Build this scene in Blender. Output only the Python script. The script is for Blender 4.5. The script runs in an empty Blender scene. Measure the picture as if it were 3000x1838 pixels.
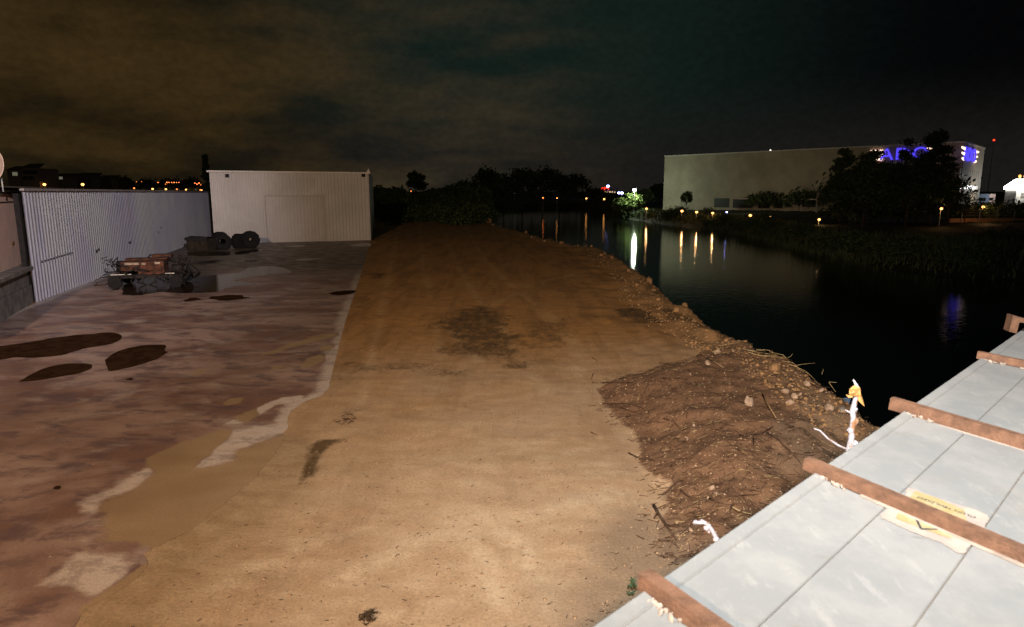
import bpy, bmesh, math, random
import numpy as np
from mathutils import Vector, Matrix, Quaternion
random.seed(7); np.random.seed(7)
R = math.radians
sc = bpy.context.scene
COL = sc.collection

# ---------------------------------------------------------------- camera
CH = 4.6
P = math.atan(359/2000.0)
cam_d = bpy.data.cameras.new('camera'); cam = bpy.data.objects.new('camera', cam_d); COL.objects.link(cam)
cam_d.lens = 24.0; cam_d.sensor_width = 36.0; cam_d.clip_start = 0.05; cam_d.clip_end = 6000
cam.location = (0, 0, CH); cam.rotation_euler = (R(90)-P, 0, 0)
sc.camera = cam
cam_d.dof.use_dof = True; cam_d.dof.focus_distance = 26; cam_d.dof.aperture_fstop = 3.2
sc.view_settings.view_transform = 'Standard'; sc.view_settings.look = 'None'
sc.view_settings.exposure = 0; sc.view_settings.gamma = 1

# ---------------------------------------------------------------- night sky
W = bpy.data.worlds.new('World'); sc.world = W; W.use_nodes = True
nt = W.node_tree; nt.nodes.clear()
def wn(t, **k):
    n = nt.nodes.new(t)
    for a, b in k.items(): setattr(n, a, b)
    return n
def wmath(op, a, b=None, clamp=False):
    n = wn('ShaderNodeMath', operation=op, use_clamp=clamp)
    for i, v in enumerate((a, b)):
        if v is None: continue
        if isinstance(v, (int, float)): n.inputs[i].default_value = v
        else: nt.links.new(v, n.inputs[i])
    return n.outputs[0]
def wramp(x, a, b, lo=0.0, hi=1.0):
    n = wn('ShaderNodeMapRange', interpolation_type='SMOOTHSTEP')
    nt.links.new(x, n.inputs[0])
    for i, v in zip((1, 2, 3, 4), (a, b, lo, hi)): n.inputs[i].default_value = v
    return n.outputs[0]
def wmix(f, a, b):
    n = wn('ShaderNodeMix', data_type='RGBA')
    if isinstance(f, (int, float)): n.inputs[0].default_value = f
    else: nt.links.new(f, n.inputs[0])
    for i, v in ((6, a), (7, b)):
        if isinstance(v, tuple): n.inputs[i].default_value = (*v, 1)
        else: nt.links.new(v, n.inputs[i])
    return n.outputs[2]
tc = wn('ShaderNodeTexCoord'); sep = wn('ShaderNodeSeparateXYZ'); nt.links.new(tc.outputs['Generated'], sep.inputs[0])
sx, sz = sep.outputs[0], sep.outputs[2]
def wnoise(scale, detail, st=(1, 1, 3.2), off=(0, 0, 0)):
    mp = wn('ShaderNodeMapping'); mp.inputs['Scale'].default_value = st; mp.inputs['Location'].default_value = off
    nt.links.new(tc.outputs['Generated'], mp.inputs[0])
    n = wn('ShaderNodeTexNoise'); n.inputs['Scale'].default_value = scale; n.inputs['Detail'].default_value = detail
    n.inputs['Roughness'].default_value = 0.6
    nt.links.new(mp.outputs[0], n.inputs[0]); return n.outputs[0]
n1 = wnoise(1.7, 4, st=(1, 1, 2.6), off=(3, 1, 2)); n2 = wnoise(4.2, 5, st=(1, 1, 3.6), off=(1, 4, 0)); n3 = wnoise(90, 5, st=(1, 1, 1.5))
cl = wramp(wmath('ADD', wmath('MULTIPLY', n1, 0.6), wmath('MULTIPLY', n2, 0.4)), 0.38, 0.58)
left = wramp(sx, -0.02, 0.22, 1, 0)
lowz = wramp(sz, 0.12, 0.44, 1, 0.10)
warmf = wmath('MULTIPLY', wmath('MULTIPLY', cl, left), lowz)
base = wmix(wramp(sx, 0.12, 0.55), (0.0062, 0.0125, 0.0100), (0.0014, 0.0015, 0.0018))
base = wmix(wramp(sz, 0.16, 0.02), base, (0.0105, 0.0095, 0.0085))
base = wmix(wramp(sx, -0.1, -0.5), base, (0.008, 0.006, 0.003))
warmc = wmix(wramp(sx, -0.42, -0.05), (0.040, 0.0235, 0.0075), (0.034, 0.0265, 0.0155))
skyc = wmix(warmf, base, warmc)
grain = wramp(n3, 0.2, 0.8, 0.84, 1.16)
hs = wn('ShaderNodeVectorMath', operation='SCALE'); nt.links.new(skyc, hs.inputs[0]); nt.links.new(grain, hs.inputs['Scale'])
nish = wn('ShaderNodeTexSky'); nish.sky_type = 'NISHITA'; nish.sun_disc = False
nish.sun_elevation = R(-8); nish.sun_rotation = R(250)
bg1 = wn('ShaderNodeBackground'); nt.links.new(hs.outputs[0], bg1.inputs[0]); bg1.inputs[1].default_value = 1.0
bg2 = wn('ShaderNodeBackground'); nt.links.new(nish.outputs[0], bg2.inputs[0]); bg2.inputs[1].default_value = 0.05
ad = wn('ShaderNodeAddShader'); nt.links.new(bg1.outputs[0], ad.inputs[0]); nt.links.new(bg2.outputs[0], ad.inputs[1])
wo = wn('ShaderNodeOutputWorld'); nt.links.new(ad.outputs[0], wo.inputs[0])

# ---------------------------------------------------------------- unseen lamps added behind the camera to light yard, hall and roof
def aim(o, tgt):
    d = Vector(tgt)-o.location; o.rotation_euler = d.to_track_quat('-Z', 'Y').to_euler()
def spot(name, loc, tgt, power, color, size, blend, rad=0.1):
    l = bpy.data.lights.new(name, 'SPOT'); l.energy = power; l.color = color
    l.spot_size = R(size); l.spot_blend = blend; l.shadow_soft_size = rad
    o = bpy.data.objects.new(name, l); COL.objects.link(o); o.location = loc; aim(o, tgt); return o
def point(name, loc, power, color, rad=0.1):
    l = bpy.data.lights.new(name, 'POINT'); l.energy = power; l.color = color; l.shadow_soft_size = rad
    o = bpy.data.objects.new(name, l); COL.objects.link(o); o.location = loc; return o
spot('added_ground_fill', (-0.4, -2.0, 8.6), (4.0, 15.2, 0.0), 5500, (1.0, 0.94, 0.84), 80, 1.0, 0.12)  # unseen spot added above and behind the camera to brighten the near ground
spot('added_roof_fill', (-0.5, -1.5, 9.0), (6.5, 9.5, 2.6), 5200, (0.95, 0.97, 1.0), 94, 1.0, 0.05)  # flash stand-in raised well above the camera to even out the roof
spot('added_yard_fill', (-8, -20, 14), (-6, 40, 1.0), 56000, (1.0, 0.69, 0.45), 64, 0.8, 0.3)  # unseen flood added far behind the camera for yard and shed
spot('added_hall_fill', (9, -16, 14), (-27, 42, 3), 84000, (1.0, 0.92, 0.98), 27, 0.9, 0.3)  # separate unseen flood added to brighten the ribbed hall wall

# ---------------------------------------------------------------- helpers
def ray(px, py):
    u = (px-1500)/2000.0; v = (919-py)/2000.0
    return np.array([u, math.cos(P)+v*math.sin(P), -math.sin(P)+v*math.cos(P)])
def at(px, py, z=0.0):
    d = ray(px, py); t = (z-CH)/d[2]; return (d[0]*t, d[1]*t)
def atY(px, py, Y):
    d = ray(px, py); t = Y/d[1]; return Vector((d[0]*t, Y, CH+d[2]*t))
def tag(o, label=None, cat=None, group=None, kind=None):
    if label: o['label'] = label
    if cat: o['category'] = cat
    if group: o['group'] = group
    if kind: o['kind'] = kind
    return o
def empty(name, loc=(0, 0, 0), rz=0):
    o = bpy.data.objects.new(name, None); COL.objects.link(o); o.location = loc; o.rotation_euler = (0, 0, rz); return o
def link(name, me, mat=None, parent=None, smooth=False):
    o = bpy.data.objects.new(name, me); COL.objects.link(o)
    if mat: me.materials.append(mat)
    if parent: o.parent = parent
    if smooth: me.polygons.foreach_set('use_smooth', [True]*len(me.polygons))
    return o
def npmesh(name, verts, faces):
    me = bpy.data.meshes.new(name); v = np.asarray(verts, dtype=np.float32); f = np.asarray(faces, dtype=np.int32)
    n = f.shape[1]
    me.vertices.add(len(v)); me.vertices.foreach_set('co', v.ravel())
    me.loops.add(f.size); me.loops.foreach_set('vertex_index', f.ravel())
    me.polygons.add(len(f)); me.polygons.foreach_set('loop_start', np.arange(0, f.size, n, dtype=np.int32))
    try: me.polygons.foreach_set('loop_total', np.full(len(f), n, dtype=np.int32))
    except Exception: pass
    me.update(calc_edges=True); return me
class MB:
    def __init__(s): s.v = []; s.f = []
    def add(s, vs, fs):
        b = len(s.v); s.v += [tuple(v) for v in vs]; s.f += [tuple(i+b for i in f) for f in fs]; return s
    def box(s, c, d, rz=0, M=None):
        x, y, z = d[0]/2, d[1]/2, d[2]/2
        vs = [Vector((a*x, b*y, e*z)) for e in (-1, 1) for a, b in ((-1, -1), (1, -1), (1, 1), (-1, 1))]
        m = Matrix.Translation(c) @ Matrix.Rotation(rz, 4, 'Z')
        if M is not None: m = Matrix.Translation(c) @ M
        return s.add([m @ v for v in vs], [(0, 3, 2, 1), (4, 5, 6, 7), (0, 1, 5, 4), (1, 2, 6, 5), (2, 3, 7, 6), (3, 0, 4, 7)])
    def bar(s, a, b, w, h, up=(0, 0, 1)):
        a = Vector(a); b = Vector(b); d = (b-a).normalized(); r = d.cross(Vector(up)).normalized(); u = r.cross(d)
        vs = [p + r*i*w/2 + u*j*h/2 for p in (a, b) for i, j in ((-1, -1), (1, -1), (1, 1), (-1, 1))]
        return s.add(vs, [(0, 1, 2, 3), (7, 6, 5, 4), (0, 4, 5, 1), (1, 5, 6, 2), (2, 6, 7, 3), (3, 7, 4, 0)])
    def tube(s, pts, rad, seg=8, cap=True):
        pts = [Vector(p) for p in pts]; n = len(pts)
        rad = rad if isinstance(rad, (list, tuple)) else [rad]*n
        b = len(s.v); prev = None
        for i, p in enumerate(pts):
            d = (pts[min(i+1, n-1)]-pts[max(i-1, 0)]).normalized()
            if prev is None: r = d.orthogonal().normalized()
            else: r = (prev - d*prev.dot(d)).normalized()
            prev = r; u = d.cross(r)
            for k in range(seg):
                a = 2*math.pi*k/seg; s.v.append(tuple(p+(r*math.cos(a)+u*math.sin(a))*rad[i]))
        for i in range(n-1):
            for k in range(seg):
                k2 = (k+1) % seg; s.f.append((b+i*seg+k, b+i*seg+k2, b+(i+1)*seg+k2, b+(i+1)*seg+k))
        if cap:
            s.f.append(tuple(b+k for k in reversed(range(seg)))); s.f.append(tuple(b+(n-1)*seg+k for k in range(seg)))
        return s
    def prism(s, outline, depth_vec):
        n = len(outline); o = [Vector(p) for p in outline]; d = Vector(depth_vec)
        return s.add(o+[p+d for p in o], [tuple(reversed(range(n))), tuple(range(n, 2*n))]+[(i, (i+1) % n, (i+1) % n+n, i+n) for i in range(n)])
    def ico(s, c, r, sc3=(1, 1, 1), sub=1, jit=0.0, rng=random):
        bm = bmesh.new(); bmesh.ops.create_icosphere(bm, subdivisions=sub, radius=1)
        c = Vector(c); q = Quaternion((rng.random()-.5, rng.random()-.5, rng.random()-.5, rng.random()-.5)).normalized()
        vs = []
        for v in bm.verts:
            k = 1+(rng.random()-.5)*jit; p = Vector((v.co.x*sc3[0], v.co.y*sc3[1], v.co.z*sc3[2]))*r*k
            vs.append(c + (q @ p if jit else p))
        s.add(vs, [tuple(v.index for v in f.verts) for f in bm.faces]); bm.free(); return s
    def build(s, name, mat, parent=None, smooth=False):
        me = bpy.data.meshes.new(name); me.from_pydata([tuple(v) for v in s.v], [], s.f)
        bm = bmesh.new(); bm.from_mesh(me); bmesh.ops.recalc_face_normals(bm, faces=bm.faces); bm.to_mesh(me); bm.free()
        return link(name, me, mat, parent, smooth)
def copy_tree(o, parent=None):
    c = o.copy(); COL.objects.link(c); c.parent = parent
    for ch in list(o.children): copy_tree(ch, c)
    return c

# value noise in numpy
def vnoise(x, y, s, seed=0):
    x = np.asarray(x)*s; y = np.asarray(y)*s; xi = np.floor(x).astype(np.int64); yi = np.floor(y).astype(np.int64); fx = x-xi; fy = y-yi
    fx = fx*fx*(3-2*fx); fy = fy*fy*(3-2*fy)
    def h(a, b):
        n = (a*374761393 + b*668265263 + seed*974711) & 0x7fffffff; n = ((n ^ (n >> 13))*1274126177) & 0x7fffffff
        return ((n ^ (n >> 16)) & 0xffff)/65535.0
    return (h(xi, yi)*(1-fx)+h(xi+1, yi)*fx)*(1-fy)+(h(xi, yi+1)*(1-fx)+h(xi+1, yi+1)*fx)*fy
def fbm(x, y, s, seed=0, o=4):
    r = 0; a = .5; t = 0
    for i in range(o): r = r+a*vnoise(x, y, s*2**i, seed+i); t += a; a *= .5
    return r/t
def seg_dist(x, y, pl, closed=False, nearest=False):
    pl = [tuple(p[:2]) for p in pl]
    if closed: pl = pl+[pl[0]]
    best = np.full(x.shape, 1e9); bx = np.zeros_like(x); by = np.zeros_like(x)
    for (ax, ay), (cx, cy) in zip(pl[:-1], pl[1:]):
        dx, dy = cx-ax, cy-ay; L = dx*dx+dy*dy+1e-12
        t = np.clip(((x-ax)*dx+(y-ay)*dy)/L, 0, 1); qx = ax+t*dx; qy = ay+t*dy; d = np.hypot(x-qx, y-qy)
        m = d < best; best = np.where(m, d, best)
        if nearest: bx = np.where(m, qx, bx); by = np.where(m, qy, by)
    return (best, bx, by) if nearest else best
def inside(x, y, pl):
    r = np.zeros(x.shape, bool); n = len(pl)
    for i in range(n):
        ax, ay = pl[i][:2]; cx, cy = pl[(i+1) % n][:2]
        with np.errstate(divide='ignore', invalid='ignore'):
            c = ((ay > y) != (cy > y)) & (x < (cx-ax)*(y-ay)/(cy-ay+1e-15)+ax)
        r ^= c
    return r
def sdist(x, y, pl): return np.where(inside(x, y, pl), 1, -1)*seg_dist(x, y, pl, True)
def pxs(l, z=0.0, ox=0, oy=0, s=1.0): return [at(ox+a/s, oy+b/s, z) for a, b in l]
def sstep(x, a, b): t = np.clip((x-a)/(b-a), 0, 1); return t*t*(3-2*t)

# ---------------------------------------------------------------- material builder
class Mt:
    def __init__(s, name):
        s.m = bpy.data.materials.new(name); s.m.use_nodes = True; s.t = s.m.node_tree; s.t.nodes.clear()
        s.o = s.n('ShaderNodeOutputMaterial'); s.b = s.n('ShaderNodeBsdfPrincipled'); s.t.links.new(s.b.outputs[0], s.o.inputs[0])
        s.geo = s.n('ShaderNodeTexCoord')
    def n(s, t, **k):
        x = s.t.nodes.new(t)
        for a, b in k.items(): setattr(x, a, b)
        return x
    def put(s, v, sock):
        if isinstance(v, (int, float)): sock.default_value = v
        elif isinstance(v, tuple): sock.default_value = (*v, 1) if len(v) == 3 and len(sock.default_value) == 4 else v
        else: s.t.links.new(v, sock)
    def noise(s, scale, detail=4, rough=.6, st=(1, 1, 1), rot=0, space='pos', dist=0):
        mp = s.n('ShaderNodeMapping'); mp.inputs['Scale'].default_value = st; mp.inputs['Rotation'].default_value = (0, 0, rot)
        if space == 'pos': g = s.n('ShaderNodeNewGeometry'); s.t.links.new(g.outputs['Position'], mp.inputs[0])
        else: s.t.links.new(s.geo.outputs['Object'], mp.inputs[0])
        x = s.n('ShaderNodeTexNoise'); x.inputs['Scale'].default_value = scale; x.inputs['Detail'].default_value = detail
        x.inputs['Roughness'].default_value = rough; x.inputs['Distortion'].default_value = dist
        s.t.links.new(mp.outputs[0], x.inputs[0]); return x.outputs[0]
    def ramp(s, x, a, b, lo=0., hi=1.):
        r = s.n('ShaderNodeMapRange', interpolation_type='SMOOTHSTEP'); s.put(x, r.inputs[0])
        for i, v in zip((1, 2, 3, 4), (a, b, lo, hi)): r.inputs[i].default_value = v
        return r.outputs[0]
    def mix(s, f, a, b, mode='MIX'):
        x = s.n('ShaderNodeMix', data_type='RGBA', blend_type=mode); s.put(f, x.inputs[0]); s.put(a, x.inputs[6]); s.put(b, x.inputs[7]); return x.outputs[2]
    def math(s, op, a, b=0.0, clamp=False):
        x = s.n('ShaderNodeMath', operation=op, use_clamp=clamp); s.put(a, x.inputs[0]); s.put(b, x.inputs[1]); return x.outputs[0]
    def attr(s, name): x = s.n('ShaderNodeAttribute', attribute_name=name); return x.outputs['Fac']
    def bump(s, h, strength=.5, dist=.02):
        x = s.n('ShaderNodeBump'); x.inputs['Strength'].default_value = strength; x.inputs['Distance'].default_value = dist
        s.put(h, x.inputs['Height']); s.t.links.new(x.outputs[0], s.b.inputs['Normal']); return s
    def fin(s, col=None, rough=None, metal=None, spec=None, emit=None, es=None):
        B = s.b.inputs
        if col is not None: s.put(col, B['Base Color'])
        if rough is not None: s.put(rough, B['Roughness'])
        if metal is not None: s.put(metal, B['Metallic'])
        if spec is not None: s.put(spec, B['Specular IOR Level'])
        if emit is not None: s.put(emit, B['Emission Color']); B['Emission Strength'].default_value = es
        return s.m
def simple(name, col, rough=.6, var=.25, scale=6, metal=0., spec=.4, space='obj', bump=0):
    m = Mt(name); n = m.noise(scale, 5, space=space)
    a = tuple(c*(1-var) for c in col); b = tuple(min(1, c*(1+var)) for c in col)
    if bump: m.bump(m.noise(scale*6, 4, space=space), bump, .01)
    return m.fin(m.mix(m.ramp(n, .3, .7), a, b), rough, metal, spec)
def emis(name, col, s):
    m = Mt(name); return m.fin((0.02, 0.02, 0.02), .5, emit=col, es=s)

# ---------------------------------------------------------------- terrain
WZ = -3.2
near_px = [(1430,652),(1500,676),(1560,690),(1600,702),(1640,713),(1700,722),(1765,738),(1815,765),(1860,798),(1900,832),(1915,858),(1945,885),(1985,905),(2020,935),(2080,960),(2150,995),(2200,1022),(2245,1040),(2290,1065),(2340,1100),(2390,1135),(2430,1170),(2480,1200),(2540,1235),(2600,1275),(2900,1500)]
near = [(-60, 330), (-10, 252), (-7, 170), (-5, 125)]+pxs(near_px)+[(14, 2), (40, -25), (200, -100)]
dense = []
for a, b in zip(near[:-1], near[1:]):
    L = math.hypot(b[0]-a[0], b[1]-a[1]); k = max(1, int(L/.6)) if L < 30 else 4
    for i in range(k): dense.append((a[0]+(b[0]-a[0])*i/k, a[1]+(b[1]-a[1])*i/k))
dense.append(near[-1])
near = [(x+(float(vnoise(x, y, .9, 3))-.5)*min(.8, .035*y+.1)+(float(vnoise(x, y, 2.3, 4))-.5)*.25, y) for x, y in dense]
far = pxs([(1440,622),(1500,617),(1600,613),(1700,612),(1780,620),(1795,632),(1850,642),(1935,655),(2050,668),(2150,685),(2250,702),(2350,725),(2480,760),(2620,790),(2800,812),(3000,825),(3300,840)], WZ)
far = [(-60, 345), (-20, 320)]+far+[(110, 40), (300, 0)]
riv = near+far[::-1]
mound_px = [(1760,1130),(1870,1090),(2010,1060),(2130,1020),(2230,1020),(2400,1130),(2600,1270),(2500,1400),(2200,1650),(2040,1830),(2010,1700),(1950,1600),(1930,1520),(1960,1440),(1930,1400),(1890,1350),(1870,1280),(1770,1190)]
mound = pxs(mound_px)
def height(x, y):
    x = np.asarray(x, float); y = np.asarray(y, float)
    ins = inside(x, y, riv); dn = seg_dist(x, y, near); df = seg_dist(x, y, far)
    hin = np.maximum(-.85*dn, WZ-.12*df); hin = np.maximum(hin, -4.6)
    hin = np.where(df < dn, np.maximum(hin, WZ-.12*df), hin)
    hout = np.where((df < dn), np.minimum(np.minimum(0, WZ+.42*df), -1.15+.022*df), 0)
    r = np.hypot(x, y)
    land = (fbm(x, y, .35, 11)-.5)*.10*sstep(r, 6, 20)+(fbm(x, y, 1.8, 17)-.5)*.035
    md = sdist(x, y, mound)+(vnoise(x, y, 1.2, 5)-.5)*.4
    mh = sstep(md, -.1, 1.4)*.34+sstep(md, -.2, .3)*(fbm(x, y, 2.5, 23)-.35)*.22
    lip = np.exp(-(dn/.9)**2)*(fbm(x, y, 1.2, 31)-.25)*.35*sstep(y, 8, 20)*(~ins)
    rough_out = sstep(dn, 5, .5)*(fbm(x, y, 1.1, 37)-.5)*.3
    bank = np.where(ins | (hout < -.01), (fbm(x, y, .8, 41)-.5)*.5, 0)
    z = np.where(ins, hin, hout)+np.where(ins, 0, lip+rough_out)+land*(~ins)+bank
    return z+np.where(ins & (dn > .6), 0, mh)
slab_px = [(1087,707),(1062,790),(1040,860),(1015,935),(1000,990),(968,1105),(960,1150),(945,1165),(895,1180),(865,1205),(838,1238),(842,1262),(800,1330),(700,1450),(560,1560),(430,1625),(440,1660),(390,1710),(310,1760),(240,1800),(225,1838),(150,1990),(-400,2300)]
slab = pxs(slab_px)
slab = slab+[(-9, 2.5), (-15, 10), (-19, 25.5), (-19.8, 28.2), (-28.6, 62), (-27.2, 61.2)]
sd = []
for i, (a, b) in enumerate(zip(slab, slab[1:]+slab[:1])):
    L = math.hypot(b[0]-a[0], b[1]-a[1]); k = max(1, int(L/.12)) if 4 < i < 21 else 1
    for j in range(k):
        x = a[0]+(b[0]-a[0])*j/k; y = a[1]+(b[1]-a[1])*j/k
        if 4 < i < 21: x += (float(fbm(x, y, 1.6, 51))-.5)*.3; y += (float(fbm(x, y, 2.6, 52))-.5)*.22
        sd.append((x, y))
slab = sd
fine = np.arange(-44, 44.01, .2); th = np.concatenate([np.arange(-180, -44, 4), fine, np.arange(48, 180, 4)])*math.pi/180
rr = [2.5]
while rr[-1] < 150: rr.append(rr[-1]*1.0105)
while rr[-1] < 4500: rr.append(rr[-1]*1.08)
rr = np.array(rr); nT, nR = len(th), len(rr)
TH, RR = np.meshgrid(th, rr, indexing='ij'); GX = RR*np.sin(TH); GY = RR*np.cos(TH)
xx = GX.ravel(); yy = GY.ravel(); zz = height(xx, yy)
sdm = sdist(xx, yy, slab); zz = np.where(sdm > .10, np.minimum(zz, -.03), np.where(sdm > -.7, (zz*.15)*(-sdm/.7).clip(0, 1)+.0325*(1-(-sdm/.7).clip(0, 1)), zz))
idx = np.arange(nT*nR).reshape(nT, nR)
nxt = np.roll(idx, -1, axis=0)
faces = np.stack([idx[:, :-1], idx[:, 1:], nxt[:, 1:], nxt[:, :-1]], -1).reshape(-1, 4)
c0 = len(xx); V = np.stack([xx, yy, zz], 1)
me = npmesh('ground', V, faces)
def addattr(me, name, vals):
    a = me.attributes.new(name, 'FLOAT', 'POINT'); a.data.foreach_set('value', np.asarray(vals, dtype=np.float32))
# tint layers
wob = (fbm(xx, yy, 1.3, 61)-.5)*1.1
def pm(px, fe=.5, wb=.6, **k): return sstep(sdist(xx, yy, pxs(px, **k))+wob*wb, -fe/2, fe/2)
mx = sstep(sdist(xx, yy, mound)+wob*.45, -.12, .12)
dark = np.maximum.reduce([
    pm([(1270,935),(1400,900),(1500,930),(1570,1095),(1490,1085),(1420,1050),(1330,1040)], 1.6, 1.6)*.9,
    pm([(1520,950),(1660,930),(1700,990),(1680,1040),(1590,1030)], 1.8, 1.3)*.6,
    pm([(1000,1060),(1180,1060),(1400,1080),(1380,1100),(1180,1090),(1000,1110)], .9, 1.6)*.55,
    pm([(1800,905),(1850,895),(1930,935),(1960,950),(1870,950),(1820,930)], .4, .5),
    pm([(1900,905),(1990,915),(2110,960),(2260,1040),(2290,1070),(2180,1030),(2060,975),(1950,930)], .4, .5)*.9,
    pm([(1980,975),(2060,985),(2070,1010),(2010,1000)], .4, .5)*.7,
    pm([(875,1420),(890,1360),(905,1290),(1050,1275),(960,1310),(935,1350),(920,1390)], .25, .35),
    pm([(1075,800),(1130,800),(1140,815),(1080,820)], 1.0, .8)*.8, pm([(1040,890),(1085,845),(1110,850),(1060,900)], .8, .8)*.6,
    pm([(1000,1190),(1080,1185),(1060,1230),(920,1260)], .5, .9)*.35,
    pm([(1440,740),(1560,740),(1540,765),(1460,770)], 4, 2)*.5])
damp = np.maximum(pm([(1560,1900),(1640,1760),(1720,1600),(1900,1480),(2100,1700),(1900,1900)], .9, .9),
                  pm([(2380,1180),(2500,1260),(2480,1420),(2250,1420),(2300,1300)], .6, .7)*.7)
k8 = dict(ox=0, oy=900, s=1.61)
mudpolys = [([(370,1045),(500,925),(660,865),(790,765),(880,785),(1050,765),(1190,725),(1160,685),(1340,610),(1500,620),(1500,900),(950,1300),(700,1190),(650,1120),(480,1110)],   .45, .5),
            ([(700,745),(720,705),(860,640),(1060,590),(1000,660),(900,750),(790,790)], .2, .4),
            ([(1050,455),(1090,430),(1160,425),(1130,455),(1070,465)], .1, .15), ([(1110,520),(1200,485),(1210,510),(1160,540)], .1, .15),
            ([(1220,230),(1330,185),(1480,135),(1580,123),(1570,140),(1430,175),(1300,215)], .2, .25), ([(1420,290),(1440,245),(1500,220),(1540,225),(1530,255),(1470,280)], .12, .15),
            ([(1500,215),(1520,190),(1570,180),(1560,205)], .12, .15), ([(900,320),(930,300),(975,295),(950,318)], .1, .15), ([(1270,290),(1300,277),(1340,280),(1310,292)], .1, .1),
            ([(430,1480),(380,1440),(395,1410),(420,1400),(700,1190),(1500,800),(1500,1700),(400,1700)], .15, .1)]
silt = np.maximum.reduce([sstep(sdist(xx, yy, pxs(p, .03, **k8))+(fbm(xx, yy, .9, 81)-.5)*1.5*w, -f/2, f/2) for p, f, w in (mudpolys[0], mudpolys[9])])*sstep(sdm, -1.6, -.3)
addattr(me, 'silt', silt)
tracks_px = [[(1395,870),(1470,960),(1530,1060),(1600,1150)],[(1560,900),(1640,960),(1690,1040),(1700,1100)],[(1290,880),(1330,980),(1400,1060)],[(100,1838),(400,1700),(800,1530),(1100,1450),(1400,1410)],[(330,1850),(620,1715),(950,1580),(1250,1500)],
 [(1400,1500),(1520,1600),(1600,1720),(1610,1850)],[(1300,1500),(1420,1640),(1480,1850)],[(1230,650),(1240,780),(1270,900),(1290,1050)],[(1170,650),(1130,850),(1100,1000),(1060,1180)],[(1350,640),(1420,760),(1500,840),(1620,930),(1690,1010)],[(1290,650),(1340,780),(1400,880)],[(1700,800),(1560,830),(1440,900)],[(1000,1700),(1300,1560),(1600,1500),(1800,1450)]]
tw = np.maximum.reduce([np.exp(-((seg_dist(xx, yy, pxs(t))+(vnoise(xx, yy, 1.1, 97)-.5)*.12)/.17)**2) for t in tracks_px])*sstep(fbm(xx, yy, .6, 99), .3, .5)*(~inside(xx, yy, mound))
addattr(me, 'track', tw)
addattr(me, 'far_tint', sstep(yy+(fbm(xx, yy, .12, 77)-.5)*16+(fbm(xx, yy, .9, 78)-.5)*4, 12, 25)); addattr(me, 'dark', dark); addattr(me, 'mound', mx); addattr(me, 'damp', damp)  # first layer turns the ground more orange-brown with distance
wet_far = (yy > 118) | (sdist(xx, yy, riv) > 0) & (seg_dist(xx, yy, near) > 1.2) | ((xx > 15) & (seg_dist(xx, yy, far) < seg_dist(xx, yy, near)))
green = sstep(fbm(xx, yy, .3, 71)+np.where(wet_far, 1, -1), 0, .2)*1.0
addattr(me, 'green', green)
ribbon = sstep(sdist(xx, yy, riv), -2.2, -.2)
addattr(me, 'lip', ribbon)
m = Mt('dirt')
big = m.noise(.22, 4, st=(1, 2.2, 1), rot=.25); mid = m.noise(1.6, 6, st=(1, 1.8, 1)); finen = m.noise(24, 5, .75); tiny = m.noise(75, 3, .7)
wheel = m.noise(1.1, 7, .65, st=(1, .13, 1), rot=-.14); clod = m.noise(3.2, 7, .8, st=(1, .6, 1))
tan = m.mix(m.ramp(big, .3, .7), (.46, .315, .195), (.40, .265, .155))
tan = m.mix(m.ramp(mid, .35, .75), tan, (.51, .37, .24))
tan = m.mix(m.math('MULTIPLY', m.ramp(wheel, .5, .66), .45), tan, (.34, .22, .13))
tan = m.mix(m.attr('far_tint'), tan, m.mix(m.ramp(mid, .3, .75), (.36, .185, .062), (.50, .26, .088)))
tan = m.mix(m.math('MULTIPLY', m.math('MULTIPLY', m.attr('far_tint'), m.ramp(wheel, .46, .60)), .55), tan, (.22, .115, .04))
tan = m.mix(m.math('MULTIPLY', m.ramp(clod, .52, .66), .32), tan, (.24, .145, .075))
trd = m.math('MULTIPLY', m.attr('track'), m.ramp(m.noise(4, 4, .7), .35, .65, .2, .8)); tan = m.mix(trd, tan, m.mix(m.attr('far_tint'), (.60, .46, .31), (.54, .33, .14)))
tan = m.mix(m.attr('silt'), tan, m.mix(m.ramp(mid, .3, .7), (.31, .205, .115), (.42, .30, .18)))
mo = m.mix(m.ramp(mid, .3, .7), (.135, .072, .040), (.24, .135, .075))
mo = m.mix(m.ramp(m.noise(9, 6, .8), .55, .8), mo, (.36, .24, .15))
mm = m.ramp(m.math('ADD', m.attr('mound'), m.math('MULTIPLY', m.math('SUBTRACT', m.noise(5, 8, .75), .5), 1.9)), .16, .82)
col = m.mix(mm, tan, mo)
col = m.mix(m.math('MULTIPLY', m.attr('lip'), .45), col, (.34, .22, .12))
col = m.mix(m.math('MULTIPLY', m.attr('damp'), .75), col, (.235, .17, .115))
dk = m.ramp(m.math('ADD', m.attr('dark'), m.math('MULTIPLY', m.math('SUBTRACT', m.noise(3.6, 8, .78, st=(1, .55, 1)), .5), 2.6)), .22, 1.15)
col = m.mix(m.math('MULTIPLY', dk, .95), col, (.095, .056, .024))
col = m.mix(m.attr('green'), col, m.mix(m.ramp(mid, .3, .7), (.018, .028, .010), (.035, .030, .014)))
sp = m.ramp(finen, .22, .78, .78, 1.20); sp2 = m.ramp(tiny, .2, .8, .84, 1.16)
col = m.mix(1.0, col, m.math('MULTIPLY', sp, sp2), 'MULTIPLY')
vo = m.n('ShaderNodeTexVoronoi'); vo.inputs['Scale'].default_value = 9; g = m.n('ShaderNodeNewGeometry'); m.t.links.new(g.outputs['Position'], vo.inputs[0])
spk = m.math('MULTIPLY', m.ramp(vo.outputs['Distance'], .17, .10), m.ramp(m.noise(3.3, 3), .5, .62))
col = m.mix(m.math('MULTIPLY', spk, .6), col, (.085, .058, .035))
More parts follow.
